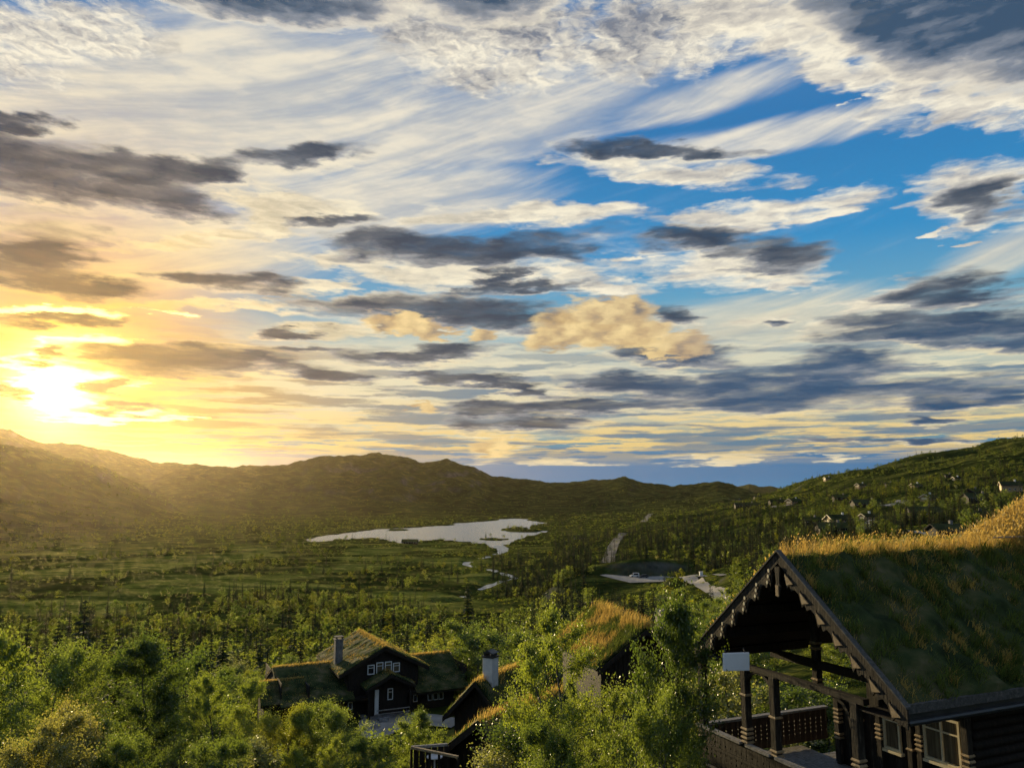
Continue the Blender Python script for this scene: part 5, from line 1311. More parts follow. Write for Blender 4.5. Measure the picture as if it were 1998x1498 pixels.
def make_birch(seed, h, width, nbr, nleaf, leaf, stems=1, lowest=0.22, mat='birch_leaf', sides=6):
    """crooked mountain birch: one or more leaning stems, limbs, twigs and leaves in loose clumps"""
    g = np.random.default_rng(seed); paths = []; tips = []
    for s in range(stems):
        hs = h * g.uniform(0.78, 1.0) if s else h
        lean = g.normal(0, 0.10 if stems == 1 else 0.22, 2); t = np.linspace(0, 1, 9)
        wob = np.cumsum(g.normal(0, 0.035, (9, 2)), axis=0) * h * 0.5
        pts = np.c_[lean[0] * hs * t ** 1.2 + wob[:, 0] * t + (0.12 * s), lean[1] * hs * t ** 1.2 + wob[:, 1] * t - 0.1 * s, hs * t * 0.96 - 0.4 * (1 - t)]
        r0 = 0.011 * h + 0.02; paths.append((pts, r0 * (1 - 0.86 * t) ))
        nb = max(4, nbr // stems)
        for k in range(nb):
            fr_ = lowest + (0.97 - lowest) * ((k + g.uniform(0, 1)) / nb); p0 = np.array([np.interp(fr_, t, pts[:, q]) for q in range(3)])
            az = k * 2.4 + g.uniform(-0.6, 0.6); prof = (sin(pi * min(1, (fr_ - lowest + 0.16) / (1.12 - lowest))) ** 0.7)
            ln = width * 0.5 * prof * g.uniform(0.65, 1.2); up = g.uniform(0.25, 0.9) + 0.5 * fr_
            u = np.linspace(0, 1, 5)[:, None]; dirn = np.array([cos(az), sin(az), 0])
            bp = p0 + dirn * ln * u + np.array([0, 0, 1]) * ln * up * (u * 0.9 - 0.35 * u * u) + np.cumsum(g.normal(0, 0.03, (5, 3)), axis=0) * ln
            paths.append((bp, 0.30 * r0 * (1 - fr_ * 0.6) * (1 - 0.8 * u[:, 0])))
            for q in range(7):
                w = g.uniform(0.25, 1.0); b0 = bp[0] + (bp[-1] - bp[0]) * w
                a2 = az + g.uniform(-1.2, 1.2); l2 = ln * g.uniform(0.16, 0.42)
                e2 = b0 + np.array([cos(a2) * l2, sin(a2) * l2, l2 * g.uniform(0.0, 0.9)])
                tips.append((b0, e2, g.uniform(0.5, 1.5)))
                if sides > 4: paths.append((np.array([b0, (b0 + e2) / 2 + g.normal(0, 0.02, 3), e2]), np.array([0.008, 0.006, 0.003]) * (h / 5)))
            tips.append((bp[1], bp[-1], 1.3))
        tips.append((pts[-3], pts[-1] + [0, 0, 0.15], 1.5))
    wts = np.array([q[2] for q in tips]); wts /= wts.sum(); idx = g.choice(len(tips), nleaf, p=wts)
    A = np.array([q[0] for q in tips])[idx]; B = np.array([q[1] for q in tips])[idx]; u = g.uniform(-0.05, 1.15, nleaf)[:, None]
    C = A + (B - A) * u + g.normal(0, 1, (nleaf, 3)) * (0.026 * width * g.uniform(0.3, 2.4, nleaf) ** 1.2)[:, None]
    lv, lf = leaf_quads(C, leaf, g)
    tv, tf = tubes(paths, sides)
    return fast_mesh('birch_trunk', tv, tf, MAT['birch_bark'], True), fast_mesh('birch_crown', lv, lf, MAT[mat])
def make_spruce(seed, h, width, whorl, per, needle_mat='spruce_needle', bare=0.08, gap=0.0):
    """narrow spruce: drooping boughs in whorls, each a ragged fan of sprays"""
    g = np.random.default_rng(seed); V_ = []; F_ = []; nb = 0
    zs = np.linspace(bare * h, 0.985 * h, whorl)
    for i, z in enumerate(zs):
        t = (z / h); L_ = width * 0.5 * (1 - t) ** 0.8 * g.uniform(0.75, 1.15) + 0.06
        if g.random() < gap: L_ *= 0.4
        for k in range(per):
            a = 2 * pi * (k + g.uniform(-0.3, 0.3)) / per + i * 0.7; l = L_ * g.uniform(0.6, 1.25); dz = -l * g.uniform(0.10, 0.45) + 0.1 * l
            d = np.array([cos(a), sin(a), 0]); s = np.array([-sin(a), cos(a), 0]); wd = l * g.uniform(0.22, 0.34)
            p0 = np.array([0, 0, z]); p1 = p0 + d * l * 0.5 + [0, 0, dz * 0.35]; p2 = p0 + d * l + [0, 0, dz]
            pts = [p0, p1 - s * wd, p2 - s * wd * 0.35 + [0, 0, -0.03 * l], p2 + d * 0.06 * l, p2 + s * wd * 0.35 + [0, 0, -0.03 * l], p1 + s * wd, p1 + [0, 0, 0.06 * l], p1 - [0, 0, 0.20 * l] + d * 0.15 * l]
            V_ += pts; F_ += [(nb, nb + 1, nb + 6, nb + 5), (nb + 1, nb + 2, nb + 3, nb + 6), (nb + 6, nb + 3, nb + 4, nb + 5), (nb, nb + 6, nb + 3, nb + 7)]
            nb += 8
    v = np.array(V_); v += g.normal(0, 0.012 * width, v.shape)
    tp = np.array([[0, 0, -0.4], [0.02, 0, h * 0.3], [0, 0.02, h * 0.7], [0, 0, h]]); tv, tf = tubes([(tp, np.array([0.016 * h + 0.02, 0.012 * h, 0.006 * h, 0.004]))], 6)
    return fast_mesh('spruce_trunk', tv, tf, MAT['spruce_bark'], True), fast_mesh('spruce_crown', v, np.array(F_), MAT[needle_mat])
def merged(name, pair):
    """trunk and crown as one mesh, for trees too far off to show their parts"""
    a, b = pair; V_ = []; F_ = []; mi = []
    n = 0
    for k, me in enumerate((a, b)):
        v = np.empty(len(me.vertices) * 3, np.float32); me.vertices.foreach_get('co', v); f = np.empty(len(me.loops), np.int32); me.loops.foreach_get('vertex_index', f)
        V_.append(v.reshape(-1, 3)); F_.append(f.reshape(-1, 4) + n); mi.append(np.full(len(F_[-1]), k)); n += len(V_[-1])
    return fast_mesh(name, np.concatenate(V_), np.concatenate(F_), [a.materials[0], b.materials[0]], False, np.concatenate(mi))
def make_bush(seed, h, w, nleaf, leaf, mat):
    g = np.random.default_rng(seed); paths = []; C = []
    for k in range(11):
        a = g.uniform(0, 2 * pi); l = w * 0.5 * g.uniform(0.3, 1); p = np.array([[0, 0, -0.2], [cos(a) * l * 0.5, sin(a) * l * 0.5, h * 0.5], [cos(a) * l, sin(a) * l, h * g.uniform(0.6, 1.0)]])
        paths.append((p, np.array([0.025, 0.016, 0.004]) * h / 1.5)); u = g.uniform(0.25, 1.05, nleaf // 11)[:, None]
        C.append(p[0] + (p[2] - p[0]) * u + np.array([0, 0, 0.3]) * np.sin(u * pi) * h * 0.4 + g.normal(0, 0.10 * w, (nleaf // 11, 3)))
    C = np.concatenate(C); C[:, 2] = np.maximum(C[:, 2], 0.02)
    lv, lf = leaf_quads(C, leaf, g); tv, tf = tubes(paths, 4)
    return fast_mesh('bush_stems', tv, tf, MAT['birch_bark'], True), fast_mesh('bush_leaves', lv, lf, MAT[mat])
# near variants
NEAR_B = [make_birch(101, 6.5, 3.6, 30, 44000, 0.070, 1, 0.30), make_birch(102, 7.0, 3.4, 32, 44000, 0.070, 2), make_birch(103, 6.0, 4.2, 30, 44000, 0.070, 3), make_birch(104, 5.8, 4.2, 28, 44000, 0.070, 2, mat='willow_leaf')]
MID_B = [make_birch(111, 6.0, 3.8, 22, 16000, 0.100, 1, sides=5), make_birch(112, 6.0, 4.4, 22, 16000, 0.100, 2, sides=5), make_birch(113, 5.5, 4.6, 20, 16000, 0.100, 3, sides=5), make_birch(114, 5.6, 4.0, 20, 16000, 0.100, 2, mat='willow_leaf', sides=5)]
FAR_B = [merged('birch_tree', make_birch(120 + k, 6.0, 4.6, 14, 1100, 0.36, 1 + k % 3, 0.12, 'birch_leaf' if k % 2 else 'far_scrub', 3)) for k in range(4)]
TINY_B = [merged('birch_far', make_birch(130 + k, 5.5, 4.8, 8, 300, 0.75, 1, 0.05, 'far_scrub', 3)) for k in range(3)]
NEAR_S = [make_spruce(140, 10, 3.4, 34, 9, gap=0.12), make_spruce(141, 10, 2.8, 32, 9, gap=0.2)]
FAR_S = [merged('spruce_tree', make_spruce(150 + k, 10, 3.0 - 0.3 * k, 20, 7, gap=0.1)) for k in range(3)]
TINY_S = [merged('spruce_far', make_spruce(160 + k, 10, 3.2 - 0.4 * k, 9, 5)) for k in range(3)]
BUSH = [make_bush(170, 1.6, 2.4, 4000, 0.09, 'birch_leaf'), make_bush(171, 1.5, 2.2, 4000, 0.09, 'willow_leaf')]
BUSH_ONE = [merged('bush', make_bush(175 + k, 1.5, 2.2, 900, 0.17, ('birch_leaf', 'willow_leaf', 'far_scrub')[k])) for k in range(3)]

def plant(kind, pair, x, y, h_scale, rot, label, cat, group=None, z=None, wide=1.0, parts=('trunk', 'crown')):
    z = z1(x, y) if z is None else z
    o = empty(kind, (x, y, z)); o.rotation_euler = (0, 0, rot); o.scale = (h_scale * wide, h_scale * wide, h_scale)
    tag(o, label, cat, group)
    for nm, me in zip(parts, pair): link(nm, me, o)
    return o
def at_px(px, r):
    a = radians(ae(px, 965)[0]); return r * sin(a), r * cos(a)
def tree_px(pair, h0, px, top_py, r, label, kind='birch_tree', cat='tree', rot=0.0, wide=1.0, group=None):
    """a tree whose top shows at (px, top_py) when it stands r metres away"""
    x, y = at_px(px, r); zg = z1(x, y)
    d = ray(px, top_py); hh = math.hypot(d[0], d[1]); zt = CAM_Z + d[2] / hh * r
    s = max(0.25, (zt - zg) / h0)
    return plant(kind, pair, x, y, s, rot, label, cat, group, zg, wide / max(s, 0.01) * s if False else wide)
USED = []                       # (x, y, radius) kept free of scattered trees
def keep(x, y, r): USED.append((x, y, r))

# ---- trees one can single out
T = tree_px
T(NEAR_B[1], 7.0, 1110, 1192, 24, 'broad leafy birch left of the golden roof, trunk leaning right', rot=0.4, wide=0.72)
T(NEAR_B[0], 6.5, 1272, 1152, 21, 'tall birch standing against the veranda, right of the golden roof', rot=2.0, wide=0.50)
T(NEAR_B[2], 6.0, 1222, 1340, 19, 'low bushy birch filling the gap between the two near birches', rot=1.1, wide=0.50)
T(NEAR_B[2], 6.0, 1078, 1415, 21, 'short birch at the foot of the broad leafy one', rot=3.1, wide=0.55)
T(NEAR_B[1], 7.0, 1172, 1300, 29, 'slender birch before the side wall of the golden roofed cabin', rot=2.4, wide=0.55)
T(NEAR_S[0], 10, 183, 1168, 62, 'tall dark spruce at the left with a bare lower trunk', 'spruce_tree', rot=0.3)
T(NEAR_S[1], 10, 252, 1195, 68, 'slim spruce just right of the tallest one at the left', 'spruce_tree', rot=1.3)
T(MID_B[0], 6.0, 40, 1218, 48, 'rounded birch at the far left edge', rot=0.5, wide=0.74)
T(NEAR_B[2], 6.0, 110, 1268, 42, 'bushy birch beside the left edge birch', rot=2.5, wide=0.74)
T(NEAR_B[0], 6.5, 320, 1238, 44, 'birch with a dark bent trunk in the left foreground', rot=4.5, wide=0.82)
T(MID_B[1], 6.0, 385, 1232, 55, 'upright birch behind the dark trunked one at left', rot=1.9, wide=0.78)
T(NEAR_B[1], 7.0, 468, 1280, 40, 'full birch just left of the big house', rot=3.3, wide=0.70)
T(NEAR_B[3], 5.8, 90, 1385, 30, 'pale willow in the lower left corner', 'willow_tree', rot=0.2, wide=0.86)
T(NEAR_B[3], 5.8, 200, 1372, 33, 'pale willow with yellow tips right of the corner one', 'willow_tree', rot=2.2, wide=0.82)
T(NEAR_B[2], 6.0, 330, 1415, 31, 'wide low birch at the bottom, left of centre', rot=5.2, wide=0.78)
T(NEAR_B[2], 6.0, 545, 1372, 37, 'dense rounded birch below the left wing of the big house', rot=0.9, wide=0.78)
T(NEAR_B[0], 6.5, 625, 1362, 39, 'leafy birch in front of the big house, left of the yard', rot=1.7, wide=0.94)
T(NEAR_B[2], 6.0, 668, 1378, 36, 'round birch at the left rim of the gravel yard', rot=4.0, wide=0.94)
T(NEAR_B[0], 6.5, 815, 1384, 41, 'small birch between the yard and the white chimney cabin', rot=2.9, wide=0.78)
T(MID_B[1], 6.0, 850, 1398, 38, 'small birch touching the eave of the white chimney cabin', rot=0.7, wide=0.78)
T(NEAR_B[2], 6.0, 745, 1442, 33, 'squat birch below the yard at the bottom', rot=3.6, wide=0.78)
T(NEAR_B[1], 7.0, 600, 1440, 31, 'spreading birch at the bottom below the dense rounded one', rot=5.5, wide=0.78)
T(NEAR_B[2], 6.0, 450, 1420, 29, 'thick low birch in the bottom left quarter', rot=0.1, wide=0.78)
T(MID_B[1], 6.0, 985, 1208, 84, 'light green birch behind the white chimney cabin', rot=0.6, wide=1.3)
T(MID_B[0], 6.0, 930, 1238, 80, 'smaller birch left of the one behind the white chimney', rot=1.5, wide=1.3)
T(MID_B[2], 5.5, 1035, 1225, 70, 'birch showing behind the crown of the broad leafy birch', rot=3.0, wide=1.2)
T(MID_B[1], 6.0, 860, 1230, 92, 'birch rising behind the right end of the big house', rot=2.6, wide=1.2)
for k, (px, py, r, lb) in enumerate(((22, 1178, 88, 'slim spruce at the very left edge of the wood'), (78, 1196, 78, 'pointed spruce between the left edge and the tallest spruce'), (135, 1208, 92, 'thin spruce just left of the tallest spruce'), (300, 1216, 84, 'spruce rising behind the dark bent birch'), (352, 1206, 98, 'narrow spruce right of the dark bent birch'),
        (428, 1228, 92, 'spruce tip above the full birch left of the big house'), (522, 1226, 100, 'spruce behind the low left wing of the big house'), (585, 1212, 112, 'spruce just left of the stone chimney'), (838, 1205, 120, 'spruce behind the right end of the big house'))):
    T(NEAR_S[k % 2], 10, px, py, r, lb, 'spruce_tree', rot=k * 1.7, wide=0.9)
T(NEAR_S[0], 10, 915, 1130, 150, 'dark spruce standing before the lower rapids', 'spruce_tree', rot=0.8)
T(MID_B[3], 5.6, 1425, 1290, 33, 'shaded birch seen through the veranda, left post', rot=1.0, wide=1.2)
T(MID_B[1], 6.0, 1500, 1308, 36, 'shaded birch seen through the middle of the veranda', rot=2.0, wide=1.3)
T(MID_B[2], 5.5, 1590, 1318, 38, 'shaded birch seen above the brown railing', rot=4.0, wide=1.3)
T(MID_B[0], 6.0, 1415, 1185, 55, 'bushy birch beyond the left eave of the lodge', rot=0.3, wide=1.2)
T(FAR_B and MID_B[1], 6.0, 1370, 1190, 62, 'darker birch between the golden roof and the road', rot=3.0, wide=1.2)
for k, (px, py, r, sc, lb) in enumerate(((1002, 1440, 27, 0.8, 'leafy bush growing over the right side of the low turf roof'), (968, 1490, 26, 0.7, 'small bush on the lower right of the low turf roof'), (1010, 1485, 22, 1.0, 'bush at the bottom edge under the broad birch'), (700, 1486, 30, 1.1, 'bush at the bottom edge below the yard'), (780, 1480, 31, 1.0, 'bush left of the railed deck'),
      (20, 1470, 24, 1.2, 'bush in the very corner at lower left'), (160, 1478, 25, 1.1, 'bush at the bottom edge under the pale willows'), (400, 1490, 25, 1.0, 'bush at the bottom edge in the left third'))):
    x, y = at_px(px, r); d = ray(px, py); zz = CAM_Z + d[2] / math.hypot(d[0], d[1]) * r - 1.0 * sc
    plant('bush', BUSH[k % 2], x, y, sc, k * 1.3, lb, 'bush', None, min(zz, z1(x, y) + (1.3 if k < 2 else 0.0)) if k >= 2 else zz, 1.2, ('stems', 'leaves'))
# shrub against the dark south wall of the lodge
p = LF.P(7.3, 3.7, -8.6); plant('bush', BUSH[0], p[0], p[1], 1.6, 0.7, 'shrub against the dark side wall of the lodge', 'bush', None, p[2] - 0.5, 1.0, ('stems', 'leaves'))
# small trees on the islets and shores
for k, (px, py, hpx, lb) in enumerate(((948, 1050, 16, 'lone pine on the small near islet'), (1002, 1033, 9, 'low tree on the long islet'), (1020, 1033, 7, 'smaller tree on the long islet'))):
    d = ray(px, py); kk_ = (0.6 - CAM_Z) / d[2]; r = math.hypot(d[0], d[1]) * kk_
    o = link('spruce_tree', FAR_S[k % 3] if k == 0 else FAR_B[k], None, (d[0] * kk_, d[1] * kk_, 0.4)); s = hpx / 1500 * r / (10 if k == 0 else 6); o.scale = (s * 1.2, s * 1.2, s); tag(o, lb, 'tree')

# ------------------------------------------------------------------ the woods
keep(HOUSE2[0] - 0.5, HOUSE2[1] + 1.0, 12.5); keep(HOUSE2[0] + 2.5, HOUSE2[1] - 9.0, 7.0); keep(PARK[0] - 4, PARK[1], 27); keep(PARK[0] + 10, PARK[1] - 3, 22)
for fr_ in (frA, frB, frC):
    q = fr_.P(0, 4, 0); keep(q[0], q[1], 6.0)
q = LF.P(5, 0, 0); keep(q[0], q[1], 11)
for nm, mt, path in ROADS:
    for (x, y, z, w) in path: keep(x, y, w * 0.9)
    for p, q in zip(path[:-1], path[1:]):
        for t in (0.25, 0.5, 0.75): keep(p[0] * (1 - t) + q[0] * t, p[1] * (1 - t) + q[1] * t, p[3] * 0.9)
for c in CABINS:
    x, y, z, r = hit(c[0], c[1]); keep(x, y, c[2] / 1500 * r * 0.5 + 2)
    keep(x * 0.97, y * 0.97, c[2] / 1500 * r * 0.35 + 2)
def scatter(n_try, r0, r1, seed):
    g = np.random.default_rng(seed)
    r = np.sqrt(g.uniform(r0 * r0, r1 * r1, n_try)); az = g.uniform(-36, 36, n_try); x = r * np.sin(np.radians(az)); y = r * np.cos(np.radians(az))
    return g, x, y, r, az
TREES = []      # x, y, z, r, kind (0 birch, 1 spruce, 2 bush), height
def zone(n_try, r0, r1, seed, dens, spruce, hb, hs, bush=0.0):
    g, x, y, r, az = scatter(n_try, r0, r1, seed)
    cl = fbm(x / 60, y / 60, 3) * 0.9 + 0.5; cl2 = fbm(x / 24 + 9, y / 24, 2) * 0.8 + 0.5
    keepm = g.random(n_try) < dens(x, y, r, az, cl, cl2) * (1 - 0.93 * meadow(x, y))
    P = np.stack([x, y], 1)
    for ux, uy, ur in USED: keepm &= np.hypot(x - ux, y - uy) > ur
    x, y, r, az, cl = x[keepm], y[keepm], r[keepm], az[keepm], cl[keepm]; P = np.stack([x, y], 1)
    z = height(x, y)
    ok = z > 0.35
    x, y, z, r, az, cl = x[ok], y[ok], z[ok], r[ok], az[ok], cl[ok]
    k = (g.random(len(x)) < spruce(x, y, r, az, cl)).astype(int); k = np.where((k == 0) & (g.random(len(x)) < bush), 2, k)
    h = np.where(k == 1, hs * g.uniform(0.55, 1.25, len(x)), hb * g.uniform(0.6, 1.25, len(x))); h = np.where(k == 2, g.uniform(0.8, 1.9, len(x)), h)
    ok = is_clear(x, y, z, r, h)
    TREES.append(np.stack([x, y, z, r, k, h], 1)[ok])
def top_px(x, y, z):
    """photograph point of a world point"""
    c, s_ = cos(PITCH), sin(PITCH); zz = z - CAM_Z; d = y * c + zz * s_; u = -y * s_ + zz * c
    return 999 + 1500 * x / d, 749 - 1500 * u / d
CLEAR = [(500, 905, 1398, 70), (690, 905, 1412, 70), (862, 1030, 1402, 46), (800, 1012, 1488, 33), (1160, 1380, 1300, 41), (1150, 1420, 1143, 350), (1180, 1222, 1100, 430), (1380, 1640, 1400, 24), (880, 1010, 1182, 420), (505, 905, 1330, 88), (700, 770, 1445, 52),
         (1225, 1270, 1120, 372), (600, 1070, 1068, 950), (1400, 2000, 1040, 330), (300, 520, 1300, 52), (0, 300, 1290, 45)]
def is_clear(x, y, z, r, h):
    px, py = top_px(x, y, z + h); ok = np.ones(len(x), bool); w = h * 0.45 / np.maximum(r, 1) * 1500
    for x0, x1, lim, rm in CLEAR: ok &= ~((px + w > x0) & (px - w < x1) & (py < lim) & (r < rm))
    return ok
sm = lambda v, a, b: np.clip((v - a) / (b - a), 0, 1)
# slope just below the house down to the valley
zone(1500, 30, 100, 1, lambda x, y, r, az, cl, c2: (0.25 + 0.3 * sm(r, 45, 80)) * (1 - 0.75 * sm(az, 12, 18)), lambda x, y, r, az, cl: 0.06 + 0 * x, 4.6, 8.0, 0.45)
zone(2900, 95, 240, 2, lambda x, y, r, az, cl, c2: 0.42 + 0.3 * c2, lambda x, y, r, az, cl: 0.22 + 0.35 * sm(az, -4, 8), 5.6, 9.0, 0.15)
zone(4800, 230, 430, 3, lambda x, y, r, az, cl, c2: np.clip(0.30 + 1.2 * (cl - 0.40) + 0.3 * sm(az, 0, 6) - 0.35 * sm(r, 330, 430) * sm(-az, 2, 8), 0.06, 1), lambda x, y, r, az, cl: 0.34 + 0.42 * sm(az, -2, 6), 5.6, 10.0, 0.15)
zone(9000, 420, 900, 4, lambda x, y, r, az, cl, c2: np.clip(np.where(az < -1.5, 0.55 * sm(cl, 0.48, 0.85) + 0.015, 0.85 * sm(cl, 0.15, 0.6) + 0.25), 0, 1), lambda x, y, r, az, cl: np.where(az < -1.5, 0.24, 0.86 - 0.5 * sm(az, 13, 22)), 4.6, 10.5, 0.25)
zone(11000, 880, 1700, 5, lambda x, y, r, az, cl, c2: np.clip(np.where(az < 2, 0.40 * sm(cl, 0.3, 0.9) + 0.08, 0.55 * sm(cl, 0.25, 0.8) + 0.14 - 0.16 * sm(az, 16, 24)), 0.02, 1), lambda x, y, r, az, cl: np.where(az < 1, 0.40, 0.82 - 0.6 * sm(az, 12, 20)), 4.6, 9.5, 0.2)
zone(7000, 1650, 3200, 6, lambda x, y, r, az, cl, c2: 0.30 * sm(cl, 0.4, 1.0) + 0.02, lambda x, y, r, az, cl: 0.35 + 0 * x, 5.5, 9.0, 0.0)
ALL = np.concatenate(TREES)
gT = np.random.default_rng(77)
show = ALL[:, 5] / ALL[:, 3]
single = np.zeros(len(ALL), bool)
for kind, cap in ((0, 300), (1, 300), (2, 200)):
    i = np.where(ALL[:, 4] == kind)[0]; i = i[np.argsort(-show[i])][:cap]; single[i] = True
MARKS = [(60, 'by the left edge'), (180, 'by the tall left spruce'), (330, 'in line with the dark bent birch'), (470, 'left of the big house'), (600, 'in line with the low left wing'), (720, 'in line with the big front gable'), (850, 'right of the big gable'), (950, 'in line with the white chimney'),
         (1100, 'behind the broad leafy birch'), (1210, 'in line with the golden roof'), (1310, 'in line with the veranda birch'), (1450, 'left of the lodge gable'), (1620, 'above the lodge gable'), (1800, 'above the middle of the ridge'), (1960, 'above the right end of the ridge')]
def where_label(kind, x, y, z, r, h):
    px, py = top_px(x, y, z + h); mk = min(MARKS, key=lambda q: abs(q[0] - px))[1]
    size = {0: ('small', 'middling', 'tall'), 1: ('short', 'middling', 'tall'), 2: ('low', 'knee high', 'large')}[kind]
    size = size[int(np.searchsorted({0: (4.4, 5.8), 1: (8.0, 10.5), 2: (1.1, 1.5)}[kind], h))]
    near_ = ('among the nearest trees', 'a little below the houses', 'on the slope below the houses', 'low on the wooded slope', 'at the foot of the slope', 'on the valley floor', 'far out on the valley floor')[int(np.searchsorted((48, 75, 110, 160, 230, 330), r))]
    noun = ('birch', 'spruce', 'shrub')[kind]
    return '%s %s %s, %s' % (size, noun, near_, mk), '%s %s, %s' % (('birches', 'spruces', 'shrubs')[kind], near_, mk)
for k in np.where(single)[0]:
    x, y, z, r, kind, h = ALL[k]; kind = int(kind); lb, grp = where_label(kind, x, y, z, r, h)
    if kind == 0:
        if r < 130:
            plant('birch_tree', MID_B[k % 4], x, y, h / 5.8, gT.uniform(0, 6.28), lb, 'tree', grp, z, 1.1)
        else:
            o = link('birch_tree', FAR_B[k % 4], None, (x, y, z)); o.scale = (h / 6 * 1.1, h / 6 * 1.1, h / 6); o.rotation_euler = (0, 0, gT.uniform(0, 6.28)); tag(o, lb, 'tree', grp)
    elif kind == 1:
        if r < 150: plant('spruce_tree', NEAR_S[k % 2], x, y, h / 10, gT.uniform(0, 6.28), lb, 'tree', grp, z, 1.0)
        else:
            o = link('spruce_tree', FAR_S[k % 3], None, (x, y, z)); o.scale = (h / 10, h / 10, h / 10); o.rotation_euler = (0, 0, gT.uniform(0, 6.28)); tag(o, lb, 'tree', grp)
    else:
        o = link('bush', BUSH_ONE[k % 3], None, (x, y, z)); s = h / 1.5; o.scale = (s * 1.2, s * 1.2, s); o.rotation_euler = (0, 0, gT.uniform(0, 6.28)); tag(o, lb, 'bush', grp)
# all the others: one mass, instanced on points
def woods(name, rows, meshes, unit, label):
    n = len(rows)
    me = bpy.data.meshes.new(name); me.vertices.add(n); me.vertices.foreach_set('co', rows[:, :3].astype(np.float32).ravel())
    a = me.attributes.new('size', 'FLOAT', 'POINT'); a.data.foreach_set('value', (rows[:, 5] / unit).astype(np.float32))
    a = me.attributes.new('turn', 'FLOAT', 'POINT'); a.data.foreach_set('value', gT.uniform(0, 6.28, n).astype(np.float32))
    a = me.attributes.new('variant', 'INT', 'POINT'); a.data.foreach_set('value', gT.integers(0, len(meshes), n).astype(np.int32))
    o = link(name, me); tag(o, label, None, None, 'stuff')
    lib = bpy.data.collections.new(name + '_kinds')
    for k, q in enumerate(meshes):
        t = bpy.data.objects.new('%s_kind_%d' % (name, k), q); lib.objects.link(t)
    ng = bpy.data.node_groups.new(name, 'GeometryNodeTree'); ng.is_modifier = True
    ng.interface.new_socket('Geometry', in_out='INPUT', socket_type='NodeSocketGeometry'); ng.interface.new_socket('Geometry', in_out='OUTPUT', socket_type='NodeSocketGeometry')
    N = ng.nodes.new; L_ = ng.links.new
    gi = N('NodeGroupInput'); go = N('NodeGroupOutput'); ip = N('GeometryNodeInstanceOnPoints'); ci = N('GeometryNodeCollectionInfo')
    ci.inputs['Collection'].default_value = lib; ci.inputs['Separate Children'].default_value = True; ci.inputs['Reset Children'].default_value = True
    def attr(nm, t):
        q = N('GeometryNodeInputNamedAttribute'); q.data_type = t; q.inputs[0].default_value = nm; return q.outputs[0]
    L_(gi.outputs[0], ip.inputs['Points']); L_(ci.outputs[0], ip.inputs['Instance']); ip.inputs['Pick Instance'].default_value = True
    L_(attr('variant', 'INT'), ip.inputs['Instance Index']); L_(attr('size', 'FLOAT'), ip.inputs['Scale'])
    cx = N('ShaderNodeCombineXYZ'); L_(attr('turn', 'FLOAT'), cx.inputs[2]); L_(cx.outputs[0], ip.inputs['Rotation'])
    L_(ip.outputs[0], go.inputs[0])
    md = o.modifiers.new('scatter', 'NODES'); md.node_group = ng
    return o
rest_ = ALL[~single]
nearr = rest_[:, 3] < 620
for kind, far_m, tiny_m, unit, nm, lb in ((0, FAR_B, TINY_B, 6.0, 'birch_forest', 'birch wood covering the valley and slopes'), (1, FAR_S, TINY_S, 10.0, 'spruce_forest', 'dark spruce wood covering the valley and slopes')):
    k = rest_[:, 4] == kind
    if (k & nearr).any(): woods(nm, rest_[k & nearr], far_m, unit, lb)
    if (k & ~nearr).any(): woods('far_' + nm, rest_[k & ~nearr], tiny_m, unit, 'distant ' + lb)
k = rest_[:, 4] == 2
woods('undergrowth', rest_[k], BUSH_ONE, 1.5, 'low shrubs scattered over the heath and slopes')
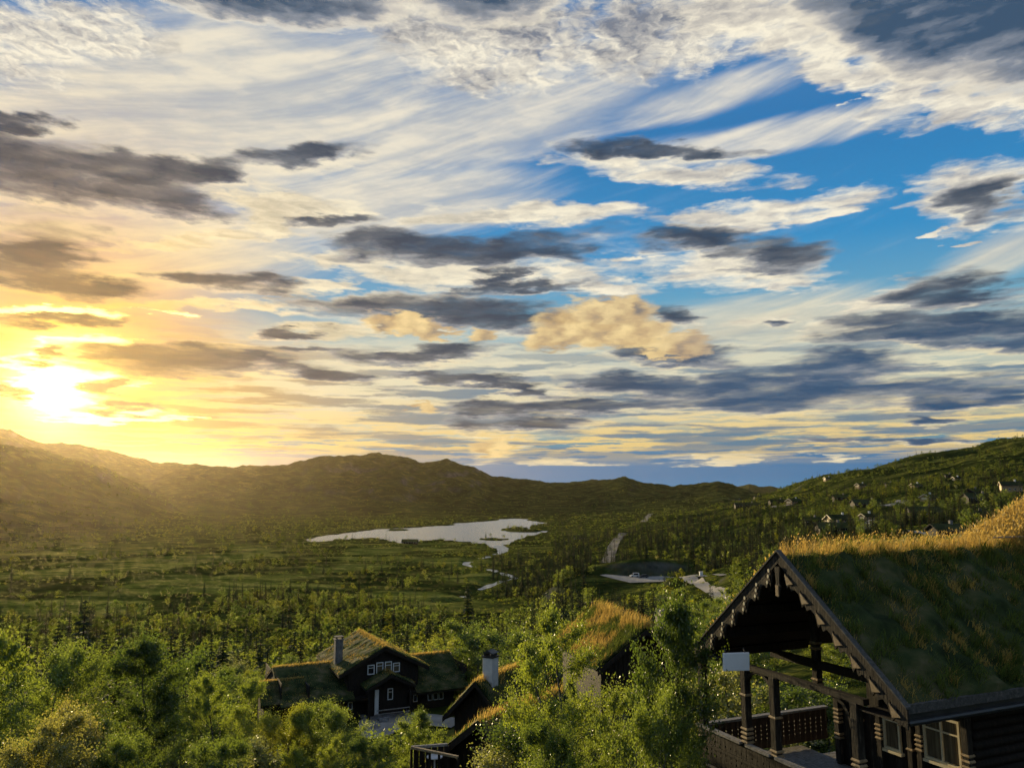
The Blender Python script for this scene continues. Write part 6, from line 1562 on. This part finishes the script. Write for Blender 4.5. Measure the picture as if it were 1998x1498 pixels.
# tufts and dwarf scrub on the open ground, one mass
def ground_cover():
    out = []
    for (n, r0, r1, h) in ((5200, 14, 60, 0.55), (5200, 55, 160, 0.8), (5200, 150, 420, 0.9), (9000, 400, 950, 1.2), (8000, 900, 1700, 1.9), (6000, 1650, 3000, 3.0)):
        g, x, y, r, az = scatter(n, r0, r1, int(r0) + 500)
        m_ = (fbm(x / 30 + 4, y / 30, 3) > -0.25) & ((r < 380) | (meadow(x, y) < 0.35))
        for ux, uy, ur in USED[:4]: m_ &= np.hypot(x - ux, y - uy) > ur * 0.9
        x, y, r = x[m_], y[m_], r[m_]; z = height(x, y); ok = z > 0.3
        out.append(np.stack([x, y, z, r, 0 * r, h * g.uniform(0.5, 1.3, len(r))], 1)[ok])
    rows = np.concatenate(out)
    tuft = []
    for k in range(2):
        g = np.random.default_rng(300 + k); C = g.normal(0, 0.42, (70, 3)); C[:, 2] = np.abs(C[:, 2]) * 0.7
        v, f = leaf_quads(C, 0.34, g); tuft.append(fast_mesh('tuft', v, f, MAT['far_scrub' if k else 'green_grass']))
    g = np.random.default_rng(310); fr = Frame((0, 0, 0), (1, 0)); v, f = blades(fr, np.c_[g.normal(0, 0.4, (60, 2)), np.zeros(60)], (0, 0, 1), 0.7, 0.03, 0, 311, 0.6)
    tuft.append(fast_mesh('tuft_grass', v, f, MAT['far_scrub']))
    woods('ground_cover', rows, tuft, 1.0, 'heather tufts and grass over the open ground')
ground_cover()

# ------------------------------------------------------------------ evening haze
def haze():
    lo, hi = (-14500.0, -14500.0, -75.0), (14500.0, 14500.0, 560.0)
    v = [(x, y, z) for z in (lo[2], hi[2]) for y in (lo[1], hi[1]) for x in (lo[0], hi[0])]
    me = bpy.data.meshes.new('haze'); me.from_pydata(v, [], [(0, 2, 3, 1), (4, 5, 7, 6), (0, 1, 5, 4), (2, 6, 7, 3), (0, 4, 6, 2), (1, 3, 7, 5)]); me.update()
    m = bpy.data.materials.new('haze'); m.use_nodes = True; t = m.node_tree; t.nodes.clear()
    pv = t.nodes.new('ShaderNodeVolumePrincipled'); pv.inputs['Color'].default_value = (0.96, 0.76, 0.50, 1); pv.inputs['Density'].default_value = 1.0e-5; pv.inputs['Anisotropy'].default_value = 0.79
    o = t.nodes.new('ShaderNodeOutputMaterial'); t.links.new(pv.outputs[0], o.inputs['Volume'])
    me.materials.append(m); tag(link('haze', me), kind='stuff')
haze()
